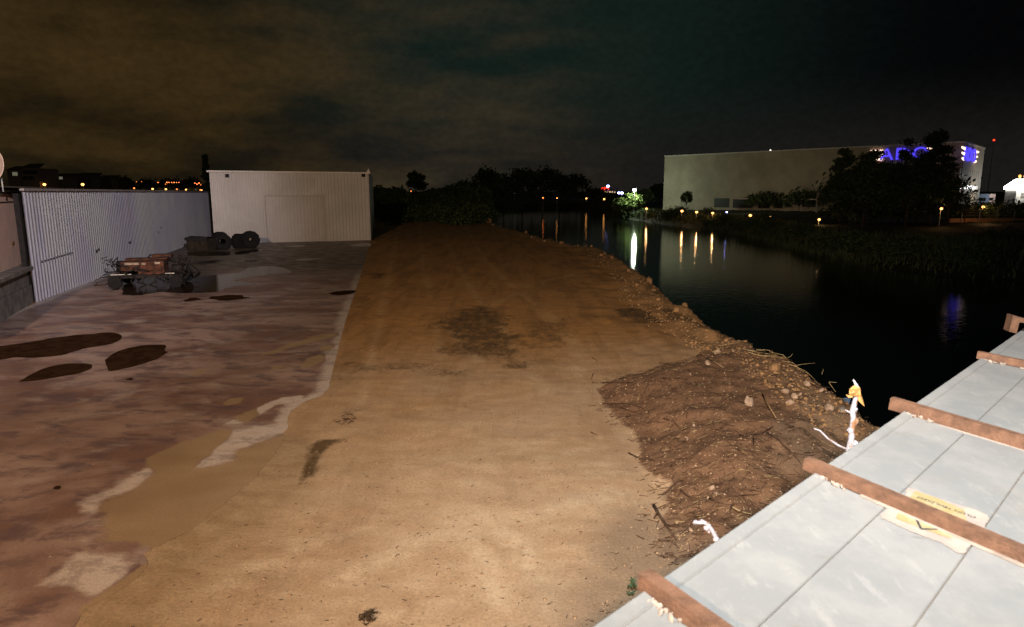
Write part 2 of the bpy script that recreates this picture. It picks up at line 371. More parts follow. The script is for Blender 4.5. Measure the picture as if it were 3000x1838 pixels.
m.bump(m.math('ADD', finen, m.math('MULTIPLY', m.noise(5, 5), 1.0)), .38, .022)
MD = m.fin(col, .85, spec=.25)
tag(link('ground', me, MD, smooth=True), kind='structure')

# concrete yard
sel = sdist(xx, yy, slab) > 0
F = faces; keep = sel[F].any(1); F = F[keep]
used = np.unique(F); rem = np.full(len(xx), -1); rem[used] = np.arange(len(used)); F = rem[F]
sxx = xx[used].copy(); syy = yy[used].copy(); out = ~sel[used]
_, bx, by = seg_dist(sxx[out], syy[out], slab, True, True); sxx[out] = bx; syy[out] = by
yard = npmesh('concrete_yard', np.stack([sxx, syy, np.full(len(sxx), .035)], 1), F)
xx, yy = sxx, syy; wob = (fbm(xx, yy, .9, 81)-.5)*1.5
mud = np.maximum.reduce([sstep(sdist(xx, yy, pxs(p, .03, **k8))+wob*w, -f/2, f/2) for p, f, w in mudpolys])
edge = sdist(xx, yy, slab)
halo = np.maximum.reduce([sstep(sdist(xx, yy, pxs(p, .03, **k8))+wob*.7, -.5, -.1) for p, f, w in mudpolys[:1]])*sstep(fbm(xx, yy, .7, 91), .28, .42)
light = np.maximum.reduce([halo, sstep(sdist(xx, yy, pxs([(120,1330),(350,1150),(640,1130),(705,1195),(650,1290),(440,1380),(300,1345)], .03, **k8))+wob*.3, -.1, .25),
    sstep(sdist(xx, yy, pxs([(880,785),(950,690),(1060,590),(1200,560),(1345,560),(1350,600),(1230,635),(1160,685),(1190,715),(1150,745),(1050,765)], .03, **k8))+wob*.12, -.03, .08),
    sstep(sdist(xx, yy, pxs([(1240,455),(1320,425),(1440,415),(1440,440),(1300,470),(1150,545),(1050,560)], .03, **k8))+wob*.2, -.05, .15),
    sstep(edge+wob*.2, .55, .1)*sstep(syy, 8.5, 12)*.8])
addattr(yard, 'mud', mud); addattr(yard, 'light', light*(1-mud))
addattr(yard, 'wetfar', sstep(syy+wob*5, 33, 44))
m = Mt('concrete')
b1 = m.noise(.30, 5, .6, st=(1, 1.5, 1), rot=.35, dist=.4); b2 = m.noise(1.0, 7, .7, st=(1, 1.6, 1), rot=.3, dist=.3); sp_ = m.noise(30, 4, .8); sp3 = m.noise(85, 3, .8)
cc = m.mix(m.ramp(b1, .38, .62), (.215, .122, .092), (.40, .275, .225))
cc = m.mix(m.math('MULTIPLY', m.ramp(b2, .50, .64), m.ramp(sp_, .35, .6, .3, 1)), cc, (.135, .085, .088))
cc = m.mix(m.math('MULTIPLY', m.ramp(m.noise(.6, 5, .6, st=(1, 1.6, 1), rot=.4, dist=.5), .52, .66), .7), cc, (.46, .36, .31))
edge_n = m.math('ADD', m.math('MULTIPLY', m.noise(4.5, 8, .75, st=(1, 1.4, 1), rot=.3), .7), m.math('MULTIPLY', sp3, .3))
lf0 = m.ramp(m.math('ADD', m.attr('light'), m.math('MULTIPLY', m.math('SUBTRACT', edge_n, .5), 1.9)), .26, .84)
lf = m.math('MULTIPLY', lf0, m.ramp(m.math('ADD', m.math('MULTIPLY', b2, .6), m.math('MULTIPLY', sp3, .4)), .33, .46))
cc = m.mix(lf, cc, (.60, .50, .43))
pur = m.math('MULTIPLY', m.ramp(m.math('ADD', m.math('MULTIPLY', b2, .55), m.math('MULTIPLY', edge_n, .45)), .50, .545), m.ramp(sp3, .36, .52))
cc = m.mix(m.math('MULTIPLY', pur, .5), cc, (.14, .088, .085))
vo = m.n('ShaderNodeTexVoronoi'); vo.inputs['Scale'].default_value = 5.5; g = m.n('ShaderNodeNewGeometry'); m.t.links.new(g.outputs['Position'], vo.inputs[0])
cc = m.mix(m.math('MULTIPLY', m.ramp(vo.outputs['Distance'], .10, .06), m.ramp(m.noise(1.3, 3), .48, .56)), cc, (.60, .50, .42))
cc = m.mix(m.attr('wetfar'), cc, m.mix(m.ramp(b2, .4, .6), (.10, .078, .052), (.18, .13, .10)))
mudm = m.ramp(m.math('ADD', m.attr('mud'), m.math('MULTIPLY', m.math('SUBTRACT', edge_n, .5), 1.2)), .28, .76)
cc = m.mix(mudm, cc, m.mix(m.ramp(b1, .3, .7), (.31, .205, .115), (.42, .30, .18)))
cc = m.mix(1.0, cc, m.math('MULTIPLY', m.ramp(sp_, .2, .8, .78, 1.22), m.ramp(sp3, .2, .8, .82, 1.2)), 'MULTIPLY')
m.bump(m.math('ADD', sp_, sp3), .35, .008)
rg = m.mix(m.attr('mud'), m.ramp(b2, .4, .6, .55, .36), (.42, .42, .42))
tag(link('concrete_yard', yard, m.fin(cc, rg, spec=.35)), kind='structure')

# water
m = Mt('river_water'); wv = m.noise(1.6, 4, .5, st=(1, 1.6, 1)); wv2 = m.noise(7, 3, .5)
m.bump(m.math('ADD', wv, m.math('MULTIPLY', wv2, .3)), .17, .06)
MW = m.fin((.004, .007, .006), .045, spec=.5); m.b.inputs['IOR'].default_value = 1.33
wm = MB(); wm.add([(-400, -200, WZ), (700, -200, WZ), (700, 500, WZ), (-400, 500, WZ)], [(0, 1, 2, 3)])
tag(wm.build('river', MW), kind='structure')

# puddles on the concrete
m = Mt('puddle_water'); m.bump(m.noise(3, 2), .03, .01)
MP = m.fin((.024, .013, .007), .12, spec=.045); m.b.inputs['IOR'].default_value = 1.33
m = Mt('stale_puddle'); m.bump(m.noise(3, 2), .03, .01)
MP2 = m.fin(m.mix(m.ramp(m.noise(2.5, 5), .4, .6), (.030, .015, .008), (.048, .025, .013)), .3, spec=.0)
kA = dict(ox=320, oy=660, s=5.133); k2 = dict(ox=550, oy=450, s=3.356)
puds = [([(-60,190),(0,185),(130,165),(330,135),(520,120),(580,140),(530,170),(400,195),(300,225),(150,240),(90,235),(0,250),(-60,255)], k8),
 ([(500,250),(560,210),(650,185),(770,180),(770,205),(790,215),(700,260),(590,290),(520,297)], k8),
 ([(105,345),(180,300),(280,272),(400,265),(430,280),(380,310),(250,335),(150,347)], k8),
 ([(580,343),(600,335),(622,337),(610,345)], k8), ([(245,860),(262,847),(280,850),(270,862)], k8),
 ([(1090,1130),(1180,1100),(1300,1093),(1390,1110),(1330,1130),(1150,1146)], kA),
 ([(1480,1100),(1620,1060),(1900,1050),(2100,1085),(1950,1120),(1680,1135)], kA),
 ([(1395,1372),(1500,1350),(1650,1350),(1600,1380),(1480,1395)], k2),
 ([(180,1000),(300,1050),(450,1057),(620,1025),(800,1000),(1080,1022),(1560,1012),(1720,960),(1900,920),(2240,885),(2000,850),(1880,835),(2100,780),(2464,740),(2750,705),(2464,620),(2100,640),(1950,715),(1500,760),(1150,790),(900,700),(300,700)], kA),
 ([(1890,435),(1950,395),(2200,370),(2300,380),(2100,420),(1950,445)], kA), ([(1200,410),(1500,395),(1800,410),(1780,450),(1400,465),(1180,450)], kA),
 ([(1280,560),(1500,530),(1700,535),(1500,585),(1350,590)], kA), ([(1980,550),(2150,525),(2300,530),(2200,555)], kA),
 ([(1600,903),(1700,884),(1800,886),(1800,908),(1680,915)], k2), ([(970,915),(1060,905),(1170,908),(1100,922)], k2),
 ([(0,960),(50,930),(120,860),(170,950),(90,975)], kA), ([(1060,1045),(1180,1030),(1280,1035),(1150,1055)], k2)]
for i, (pl, k) in enumerate(puds):
    w = pxs(pl, .04, **k); q = []; n = len(w)
    for j in range(n):   # round the outline with a closed spline
        p0, p1, p2, p3 = [Vector(w[(j+o) % n]) for o in (-1, 0, 1, 2)]
        for t in np.linspace(0, 1, 6, endpoint=False):
            c = .5*((2*p1)+(p2-p0)*t+(2*p0-5*p1+4*p2-p3)*t*t+(3*p1-p0-3*p2+p3)*t**3)
            d = max(.03, .004*c.length); q.append((c.x+(float(vnoise(c.x, c.y, 3, 9))-.5)*d*2, c.y+(float(vnoise(c.x, c.y, 3, 19))-.5)*d*2, .040))
    b = MB(); b.add(q, [tuple(range(len(q)))]); tag(b.build('puddle', MP if i > 7 else MP2), kind='structure')

exec_later = []
# ---------------------------------------------------------------- materials
M_shed = simple('shed_sheet', (.52, .49, .465), .5, .13, .28)
M_hall = None
m = Mt('galvanised_sheet'); h1 = m.noise(.35, 4, st=(1, 1, .5), space='obj'); h2 = m.noise(1.4, 5, st=(1, 1, .25), space='obj')
c = m.mix(m.ramp(h1, .35, .65), (.40, .37, .42), (.47, .455, .44)); c = m.mix(m.math('MULTIPLY', m.ramp(h2, .56, .72), .45), c, (.27, .30, .46)); c = m.mix(m.math('MULTIPLY', m.ramp(m.noise(.9, 5, .7, st=(1, 1, .12), space='obj'), .55, .7), .45), c, (.25, .19, .16))
M_hall = m.fin(c, .45, .15, .5)
M_hallroof = simple('hall_roof_sheet', (.20, .17, .14), .6)
M_trim = simple('white_trim', (.62, .58, .54), .5, .06)
M_seam = simple('seam_dark', (.10, .09, .085), .7)
M_black = simple('black_plastic', (.02, .02, .02), .5)
M_glassd = simple('dark_glass', (.02, .022, .025), .15)
M_cabin = simple('pink_cabin_paint', (.80, .54, .42), .6, .06, 2)
M_conc = simple('old_concrete', (.20, .175, .15), .85, .35, 2.5, bump=.5)
M_dish = simple('dish_paint', (.50, .38, .32), .5, .08)
M_rust = simple('rusty_steel', (.15, .078, .047), .8, .3, 14, bump=.6)
M_rustd = simple('dark_rusty_steel', (.013, .009, .007), .8, .6, 7, bump=.4)
M_orange = simple('faded_orange_paint', (.062, .020, .008), .85, .7, 4)
M_tire = simple('tyre_rubber', (.0045, .004, .004), .9, .3, 6, bump=.4)
M_pale = simple('pale_paint', (.62, .56, .48), .5)
M_bark = simple('bark', (.075, .055, .038), .9, .4, 8, bump=.6)
M_stick = simple('dry_stick', (.085, .048, .028), .85, .5, 9)
M_stickl = simple('straw_stick', (.42, .28, .13), .8, .3, 9)
M_straw = simple('straw', (.45, .34, .17), .8, .3, 9)
M_stone = simple('pale_stone', (.38, .27, .19), .85, .25, 7, bump=.5)
M_stoneg = simple('grey_stone', (.25, .23, .20), .85, .3, 7, bump=.5)
M_rock = simple('bank_rock', (.30, .175, .08), .9, .35, 3, bump=.6)
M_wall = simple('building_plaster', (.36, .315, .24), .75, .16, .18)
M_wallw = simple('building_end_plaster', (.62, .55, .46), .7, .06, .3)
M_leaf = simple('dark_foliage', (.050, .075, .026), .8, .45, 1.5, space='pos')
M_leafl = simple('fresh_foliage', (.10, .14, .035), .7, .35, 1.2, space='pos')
M_con = simple('conifer_foliage', (.055, .075, .034), .85, .4, 1.2, space='pos')
M_pole = simple('galvanised_pole', (.35, .34, .32), .5, .1)
M_warmlamp = emis('warm_lamp_glow', (1.0, .42, .10), 5.5)
M_orlamp = emis('orange_lamp_glow', (1.0, .22, .05), 4.5)
M_whitelamp = emis('white_lamp_glow', (.85, .92, 1.0), 15)
M_bluelamp = emis('blue_white_lamp_glow', (.35, .38, 1.0), 14)
M_blue = emis('blue_led_letters', (.09, .06, 1.0), 1.15)
M_redl = emis('red_lamp_glow', (1.0, .03, .01), 5)
M_bars = emis('warm_white_led_bars', (1.0, .66, .52), 2.2)
M_warmwin = emis('lit_window_glow', (1.0, .72, .38), .9)
M_dimwin = emis('dim_window_glow', (.75, .72, .5), .16)

# ---------------------------------------------------------------- corrugated helper
def corr(p0, p1, z0, z1, period, depth, nrm, prof=((0, 0), (.35, 0), (.5, 1), (.85, 1))):
    """trapezoid sheet from p0 to p1, crests towards nrm; z0,z1 may be (start,end)"""
    a = Vector((*p0, 0)); b = Vector((*p1, 0)); L = (b-a).length; d = (b-a)/L; n = Vector((*nrm, 0)).normalized()
    z0 = z0 if isinstance(z0, tuple) else (z0, z0); z1 = z1 if isinstance(z1, tuple) else (z1, z1)
    pts = []; k = int(L/period)
    for i in range(k):
        for t, h in prof: pts.append(((i+t)*period, h*depth))
    pts.append((L, 0)); mb = MB(); vs = []; n_ = len(pts)
    for zz_ in (z0, z1):
        for s_, h in pts:
            q = a+d*s_+n*h; vs.append((q.x, q.y, zz_[0]+(zz_[1]-zz_[0])*s_/L))
    return mb.add(vs, [(i, i+1, n_+i+1, n_+i) for i in range(n_-1)])

# ---------------------------------------------------------------- white shed
SA = Vector((*at(629, 716), 0)); SB = Vector((*at(1087, 705), 0)); SC = Vector((-17.4, 87, 0)); SD = Vector((-31, 84, 0))
shed = empty('metal_shed', (SA+SB)/2); so = shed.location.copy()
tag(shed, 'large white corrugated metal shed with a flush sliding door at the yard end', 'shed')
fd = (SB-SA).normalized(); fn = Vector((fd.y, -fd.x, 0)); up = Vector((0, 0, 1)); LW = (SB-SA).length
def sp(px, py, off=0.0):   # pixel on the front plane of the shed
    d = Vector(ray(px, py)); o = Vector((0, 0, CH)); t = (SA+fn*off-o).dot(fn)/d.dot(fn); return o+d*t
HS = 6.25
def loc(v): return tuple(Vector(v)-so)
def put_local(o, org):
    o.data.transform(Matrix.Translation(-org)); return o
fr = corr(SA[:2], SB[:2], 0.02, (HS, HS-.03), .30, .028, fn[:2]).build('front_wall', M_shed, shed); put_local(fr, so)
w = MB()
for a, b in ((SB, SC), (SC, SD), (SD, SA)): w.add([a, b, b+up*(HS-.3 if b is SC or b is SD else HS), a+up*(HS-.3 if a is SC or a is SD else HS)], [(0, 1, 2, 3)])
put_local(w.build('side_wall', M_shed, shed), so)
w = MB(); w.add([SA+up*(HS+.02)+fn*.15, SB+up*(HS+.02)+fn*.15+fd*.1, SC+up*(HS-.25), SD+up*(HS-.25)], [(0, 1, 2, 3)]); put_local(w.build('roof', M_hallroof, shed), so)
w = MB(); w.bar(SA+up*(HS+.02)+fn*.14-fd*.2, SB+up*(HS-.02)+fn*.14+fd*.12, .14, .15)
w.prism([SB+up*(HS)+fn*.1-fd*.25, SB+up*HS+fn*.1+fd*.14, SB+up*(HS+.40)+fn*.1], fn*-.15); put_local(w.build('eave_trim', M_trim, shed), so)
w = MB(); w.bar(SB+fn*.09+fd*.0, SB+up*HS+fn*.09, .12, .12); put_local(w.build('corner_trim', M_trim, shed), so); w = MB(); w.bar(SB+fn*.10-fd*.35+up*.1, SB+up*(HS-.15)+fn*.10-fd*.35, .05, .05); put_local(w.build('downpipe', M_pale, shed), so); w = MB()
w.bar(SA+fn*.07, SA+up*HS+fn*.07, .10, .10); put_local(w.build('corner_trim', M_trim, shed), so)
w = MB(); d0 = sp(776, 575, .06); d1 = sp(948, 574, .06); d2 = sp(785, 713, .06); d3 = sp(951, 709, .06)
d0.z = d1.z = (d0.z+d1.z)/2; d2.z = d3.z = .06; d2.x, d2.y = d0.x, d0.y; d3.x, d3.y = d1.x, d1.y
for a, b in ((d0, d1), (d0, d2)): w.bar(a, b, .05, .03, fn)
w.bar(d1, d3, .025, .03, fn)
dd = corr(d2[:2], d3[:2], .08, d0.z-.03, .30, .02, fn[:2]).build('sliding_door', simple('door_sheet', (.49, .455, .43), .5, .08, .4), shed); put_local(dd, so)
put_local(w.build('door_frame', simple('door_gap', (.27, .24, .22), .7), shed), so)
w = MB(); q = sp(866, 661, .1); w.box(q, (.10, .04, .16)); h = w.build('handle', M_pale, shed); put_local(h, so)
for nm_, px_, py_ in (('x', 932, 664), ('x', 942, 668)):
    q = sp(px_, py_, .055); put_local(MB().box(q, (.08, .03, .14)).build('rust_mark', M_rustd, shed), so)
for px_, ln in ((665, 515), (1064, 514)):
    q = sp(px_, ln, .22); b = MB(); rz = math.atan2(fd.y, fd.x)
    b.box(q, (.30, .08, .26), M=Matrix.Rotation(rz, 4, 'Z') @ Matrix.Rotation(R(-25), 4, 'X')); b.bar(q, q-fn*.2+up*.05, .05, .05)
    f = put_local(b.build('wall_floodlight', M_black, shed), so)
    b = MB(); b.box(q+fn*.05-up*.02, (.20, .02, .15), M=Matrix.Rotation(rz, 4, 'Z') @ Matrix.Rotation(R(-25), 4, 'X')); g = put_local(b.build('glass', M_glassd, shed), so); g.parent = f

# ---------------------------------------------------------------- corrugated hall on the left
HA = Vector((*at(104, 889), 0)); hd = Vector((-.2589, 1, 0)).normalized(); hn = Vector((hd.y, -hd.x, 0)); HB = HA+hd*47
hall = empty('metal_hall', HA); tag(hall, 'long low hall with ribbed galvanised wall along the left side of the concrete yard', 'hall')
H0 = HA-hd*0.02
put_local(corr((HA-hd*0)[:2], HB[:2], .03, (4.62, 4.50), .32, .05, hn[:2]).build('ribbed_wall', M_hall, hall), HA)
b = MB(); b.bar(HA+up*4.66+hn*.08-hd*.2, HB+up*4.54+hn*.08, .16, .10); put_local(b.build('gutter', simple('gutter_metal', (.34, .28, .25), .5), hall), HA)
b = MB(); r0 = HA-hd*4+up*4.74+hn*.1; r1 = HB+up*4.62+hn*.1
b.add([r0, r1, r1-hn*8+up*.0, r0-hn*8+up*.42], [(0, 1, 2, 3)]); b.add([r1-hn*8+up*.0, r0-hn*8+up*.42, r0-hn*16+up*0, r1-hn*16], [(0, 1, 2, 3)]); put_local(b.build('roof', M_hallroof, hall), HA)
b = MB()
for t in np.arange(0, 47, 6): put_local(MB().bar(HA+hd*t+hn*.02-hn*.2, HA+hd*t-hn*.2+up*4.5, .2, .2).build('back_post', M_rustd, hall), HA)
b = MB()
MD_ = simple('dent_shade', (.06, .055, .08), .5)
for t in np.arange(1.0, 4.6, .32): b = MB(); b.box(HA+hd*t+hn*.062+up*(1.62+.02*t), (.03, .10, .07), rz=math.atan2(hd.y, hd.x)-math.pi/2); put_local(b.build('dent_mark', MD_, hall), HA)
for t, z in ((14, 1.5), (14.3, 1.5), (21.5, 1.7), (22.3, 2.0), (8, 1.5), (8.4, 1.55)): b = MB(); b.box(HA+hd*t+hn*.062+up*z, (.02, .22, .14), rz=math.atan2(hd.y, hd.x)-math.pi/2); put_local(b.build('dent_mark', MD_, hall), HA)
b = MB()
for t in (2.9, 3.25): b.bar(HA+hd*t+hn*.07+up*.35, HA+hd*t+hn*.07+up*1.55, .05, .03)
put_local(b.build('bright_rib', simple('bare_metal', (.55, .52, .75), .3, metal=.5), hall), HA)

# concrete plinth with the pink cabin, dish
pl = empty('concrete_plinth', (*at(99, 889), 0)); p0 = pl.location.copy(); tag(pl, 'old two tier concrete plinth with overhanging ledge below the pink cabin at the left edge', 'plinth')
pd = (Vector((*at(0, 949), 0))-p0).normalized(); pn = Vector((-pd.y, pd.x, 0))
if pn.x < 0: pn = -pn
def blk(z0, z1, off, l0, l1, th=6):
    o = [p0+pd*l0+pn*off, p0+pd*l1+pn*off, p0+pd*l1+pn*(off-th), p0+pd*l0+pn*(off-th)]
    return MB().prism([v+up*z0 for v in o], up*(z1-z0))
put_local(blk(-.1, .78, 0, 0, 12).build('lower_tier', M_conc, pl), p0); put_local(blk(.80, 1.40, -.05, .05, 12).build('upper_tier', M_conc, pl), p0)
put_local(blk(1.40, 1.54, .12, -.55, 12).build('ledge', M_conc, pl), p0)
cb0 = Vector((*at(75, 770, 1.54), 1.54)); cb1 = Vector((*at(0, 799, 1.54), 1.54)); cdv = (cb1-cb0).normalized(); cn = Vector((-cdv.y, cdv.x, 0))
if cn.x < 0: cn = -cn
cabin = empty('site_cabin', cb0); tag(cabin, 'pinkish painted site cabin standing on the concrete plinth at the left edge', 'cabin')
o_ = [cb0, cb0+cdv*8, cb0+cdv*8-cn*2.4, cb0-cn*2.4]
put_local(MB().prism(o_, up*2.93).build('wall', M_cabin, cabin), cb0)
put_local(MB().prism([v+up*2.932+cn*s+cdv*t for v, s, t in zip(o_, (.1, .1, -.1, -.1), (-.1, .1, .1, -.1))], up*.10).build('roof', M_seam, cabin), cb0)
q = cb0+cdv*.62+up*2.62+cn*.012; put_local(MB().bar(q, q+cdv*6, .02, .04).build('panel_joint', M_black, cabin), cb0)
M_rs = simple('rust_stain', (.30, .16, .05), .8)
for t, z, s in ((.42, 2.3, .18), (.45, 2.0, .12), (1.55, .95, .16), (1.75, .9, .12)): b = MB(); b.box(cb0+cdv*t+up*z+cn*.008, (.012, .035 if z > 1 else .25, s), rz=math.atan2(cdv.y, cdv.x)-math.pi/2); put_local(b.build('rust_stain', M_rs, cabin), cb0)
dish = empty('satellite_dish', (0, 0, 0)); tag(dish, 'pale round satellite dish standing on the cabin roof at the left edge', 'satellite dish')
dc = atY(-7, 487, 26.2); dish.location = (dc.x, dc.y, 4.57)
b = MB(); nseg = 28; vs = [(0, 0, 0)]; fs = []
for j in range(1, 6):
    r = .50*j/5
    for k in range(nseg): a = 2*math.pi*k/nseg; vs.append((r*math.cos(a), -.0-(.10*(j/5)**2), r*1.1*math.sin(a)))
for k in range(nseg): fs.append((0, 1+k, 1+(k+1) % nseg))
for j in range(4):
    for k in range(nseg): k2 = (k+1) % nseg; fs.append((1+j*nseg+k, 1+j*nseg+k2, 1+(j+1)*nseg+k2, 1+(j+1)*nseg+k))
b.add(vs, fs); ob = b.build('reflector', M_dish, dish, True); ob.location = (0, 0, dc.z-4.57); ob.rotation_euler = (R(-8), 0, R(-20))
sm = ob.modifiers.new('thick', 'SOLIDIFY'); sm.thickness = .015
MB().tube([(0, .12, 0), (0, .12, dc.z-4.7), (0, .02, dc.z-4.57)], .025).build('mast', M_pole, dish)
MB().tube([(0, -.02, dc.z-5.0), (.1, -.5, dc.z-4.75)], .012).build('arm', M_pole, dish)
MB().box((.1, -.52, dc.z-4.72), (.07, .12, .07)).build('receiver', M_black, dish)

# ---------------------------------------------------------------- scrap machine
mc = Vector((*at(447, 838), .035)); mach = empty('scrap_machine', mc, R(12)); tag(mach, 'rusty orange and black scrap farm machine standing in a puddle beside the ribbed wall', 'machine')
rg = random.Random(3); M_worn = simple('worn_pale_paint', (.26, .20, .15), .7, .4, 12)
b = MB()
for y in (-.75, .75): b.bar((-1.7, y, .55), (1.6, y, .50), .12, .16)
for x in (-1.6, -.6, .5, 1.5): b.bar((x, -.8, .52), (x, .8, .52), .12, .12)
b.build('frame', M_rustd, mach)
b = MB(); b.box((-.35, -.35, 1.02), (1.5, .75, .42)); b.box((.55, -.35, .95), (.5, .8, .62)); b.build('engine_cover', M_orange, mach)
for c_, d_ in (((-.62, -.735, 1.14), (.62, .02, .10)), ((-.10, -.735, 1.13), (.18, .02, .08)), ((.52, -.76, 1.16), (.24, .02, .10))): MB().box(c_, d_).build('pale_stripe', M_worn, mach)
b = MB(); b.box((-.2, .35, 1.25), (1.9, .55, .14)); b.box((.5, .3, 1.42), (.9, .5, .16)); b.build('top_hopper', M_orange, mach)
b = MB(); b.box((.1, -.72, .70), (.95, .05, .16)); b.build('lower_panel', M_orange, mach)
MB().tube([(-1.5, .1, .95), (-1.0, .1, .95)], .28, 14).build('drum', M_rustd, mach, True); MB().tube([(1.05, -.2, .8), (1.5, -.2, .8)], .25, 14).build('drum', M_rustd, mach, True)
for x, y in ((-1.35, -.95), (-1.35, .95), (1.35, -.95), (1.35, .95)):
    b = MB(); b.tube([(x, y-.10, .30), (x, y+.10, .30)], .30, 18); wh = b.build('wheel', M_tire, mach, False); b = MB(); b.tube([(x, y-.12, .30), (x, y+.12, .30)], .08, 12); b.build('rim', M_tire, wh)
b = MB()
for i in range(60):
    x = rg.uniform(-1.8, 1.7); y = rg.uniform(-1.1, .7); z = rg.uniform(.25, 1.15); p = [Vector((x, y, z))]
    for k in range(3): p.append(p[-1]+Vector((rg.uniform(-.5, .5), rg.uniform(-.3, .3), rg.uniform(-.25, .32))))
    b.tube(p, rg.uniform(.015, .04), 6)
b.build('pipework', M_rustd, mach, True)
for i in range(7):
    x = -1.5+i*.5; b = MB(); b.tube([(x, -.95, .62), (x-.1, -1.12, .35), (x+.08, -1.2, .04)], [.03, .03, .015], 6); b.build('tine', M_rustd, mach)
MB().bar((-1.5, -1.0, .66), (-.6, -1.0, .67), .03, .03).build('bright_rod', M_pale, mach); MB().bar((.9, -1.0, .68), (1.3, -1.0, .68), .03, .03).build('bright_rod', M_pale, mach)
b = MB()
for i in range(6): b.tube([(1.2+.1*i, rg.uniform(-.6, .6), .6), (1.3+.12*i, rg.uniform(-.6, .6), 1.2+rg.uniform(0, .2))], .03, 6)
b.tube([(1.7, 0, .9), (1.9, .1, .7), (2.1, 0, .45)], .18, 10); b.build('rear_linkage', M_rustd, mach)

# crate under tarpaulin, lugged wheels
cr = empty('wooden_crate', (*at(592, 736), .035), R(-14)); tag(cr, 'big brown crate under a dark tarpaulin at the foot of the ribbed wall', 'crate')
b = MB(); b.box((0, 0, .5), (1.8, 1.1, .94))
for z in (.15, .5, .85): b.box((0, -.56, z), (1.84, .03, .12))
b.build('box_body', simple('old_board', (.022, .016, .008), .9, .6, 3), cr)
b = MB(); vs = []; n_ = 12
for i in range(n_+1):
    for j, (y, z) in enumerate(((.62, .55), (.62, 1.03), (0, 1.08), (-.62, 1.02), (-.64, .86))):
        vs.append((-1+2*i/n_, y, z+rg.uniform(-.04, .05)-(.12*rg.random() if j in (0, 4) else 0)))
b.add(vs, [(i*5+j, i*5+j+1, (i+1)*5+j+1, (i+1)*5+j) for i in range(n_) for j in range(4)]); b.build('tarpaulin', M_black, cr)
def lug_wheel(name, loc_, rz, Rr, wd, hub, lugs, label, cat='tractor wheel', tilt=0, group=None):
    t = empty(name, loc_, rz); tag(t, label, cat, group); b = MB(); n_ = 36; prof = [(-wd/2, hub), (-wd/2, Rr*.90), (-wd*.36, Rr*.97), (wd*.36, Rr*.97), (wd/2, Rr*.90), (wd/2, hub)]
    M4 = Matrix.Rotation(tilt, 4, 'X'); vs = []
    for i in range(n_):
        a = 2*math.pi*i/n_
        for x, r in prof: vs.append(M4 @ Vector((r*math.cos(a), x, Rr+r*math.sin(a))))
    b.add(vs, [(i*6+j, i*6+(j+1) % 6, ((i+1) % n_)*6+(j+1) % 6, ((i+1) % n_)*6+j) for i in range(n_) for j in range(6)]); b.build('tyre', M_tire, t)
    b = MB()
    for i in range(lugs):
        for s in (-1, 1):
            a = 2*math.pi*(i+(.5 if s > 0 else 0))/lugs; c = Vector((Rr*math.cos(a), s*wd*.26, Rr+Rr*math.sin(a)))
            b.box(M4 @ c, (.24, wd*.52, .10), M=M4 @ Matrix.Rotation(math.pi/2-a, 4, 'Y') @ Matrix.Rotation(s*.5, 4, 'Z'))
    b.build('lug', M_tire, t)
    b = MB(); 
    for i in range(5):
        a = 2*math.pi*i/5; b.bar(M4 @ Vector((hub*.35*math.cos(a), 0, Rr+hub*.35*math.sin(a))), M4 @ Vector((hub*1.02*math.cos(a), 0, Rr+hub*1.02*math.sin(a))), .05, .04)
    if hub > .3: b.build('rim_spokes', M_rustd, t)
    return t
q = at(735, 728); lug_wheel('tractor_wheel', (q[0], q[1], .035), R(38), .66, .5, .17, 12, 'upright lugged tractor wheel with an open hub in front of the white shed')
q = at(700, 730); t = lug_wheel('tractor_wheel', (q[0], q[1]+.3, .035), R(70), .56, .7, .22, 15, 'dark lugged tractor wheel seen from its tread beside the open hub wheel')
q = at(652, 733); lug_wheel('tractor_tyre', (q[0], q[1]+.1, .035), R(30), .60, .55, .24, 16, 'black tractor tyre standing right against the tarpaulin covered crate', 'tyre')
q = at(636, 730); lug_wheel('tractor_tyre', (q[0]-.1, q[1]+.9, .035), R(60), .62, .5, .25, 16, 'black tyre half hidden behind the crate and the nearer tyre', 'tyre')

# ---------------------------------------------------------------- near metal roof at lower right
E1 = Vector((math.sin(R(45.7)), math.cos(R(45.7)), 0)); E2 = Vector((-E1.y, E1.x, 0)); RS = .066; RH = 1.45
def rp(s, q, h=0): v = E1*s+E2*q; return Vector((v.x, v.y, CH-RH+RS*q+h))
def rhit(px, py, h=0):
    d = Vector(ray(px, py)); t = -(RH-h)/(d.z-RS*d.dot(E2)); p = d*t; return p.dot(E1), p.dot(E2)
m = Mt('roof_sheet_paint'); r1 = m.noise(3.5, 5, .7); r2 = m.noise(22, 4, .7); r3 = m.noise(1.2, 3)
c = m.mix(m.ramp(r1, .35, .7), (.215, .225, .23), (.265, .27, .268)); c = m.mix(m.math('MULTIPLY', m.ramp(m.noise(14, 6, .75, st=(1, .35, 1), rot=.78), .56, .66), .45), c, (.33, .33, .32)); c = m.mix(m.math('MULTIPLY', m.ramp(m.noise(5, 6, .7, st=(.4, 1, 1), rot=.78), .6, .72), .5), c, (.19, .17, .14)); c = m.mix(m.math('MULTIPLY', m.ramp(r2, .62, .75), .5), c, (.34, .34, .335))
c = m.mix(m.math('MULTIPLY', m.ramp(r3, .6, .75), .35), c, (.25, .22, .185)); c = m.mix(m.math('MULTIPLY', m.ramp(m.noise(2.2, 4, st=(1, 3, 1), rot=.8), .66, .74), .5), c, (.13, .12, .11))
m.bump(r2, .06, .004); M_roof = m.fin(c, .62, spec=.25)
rb = empty('steel_building', (2, 2, 0)); ro = rb.location.copy(); tag(rb, 'near building whose pale grey sheet metal roof fills the lower right corner', 'building')
QE = 1.225; seams = [QE-.02, .875, .53, .185, -.16, -.505, -.85, -1.2]
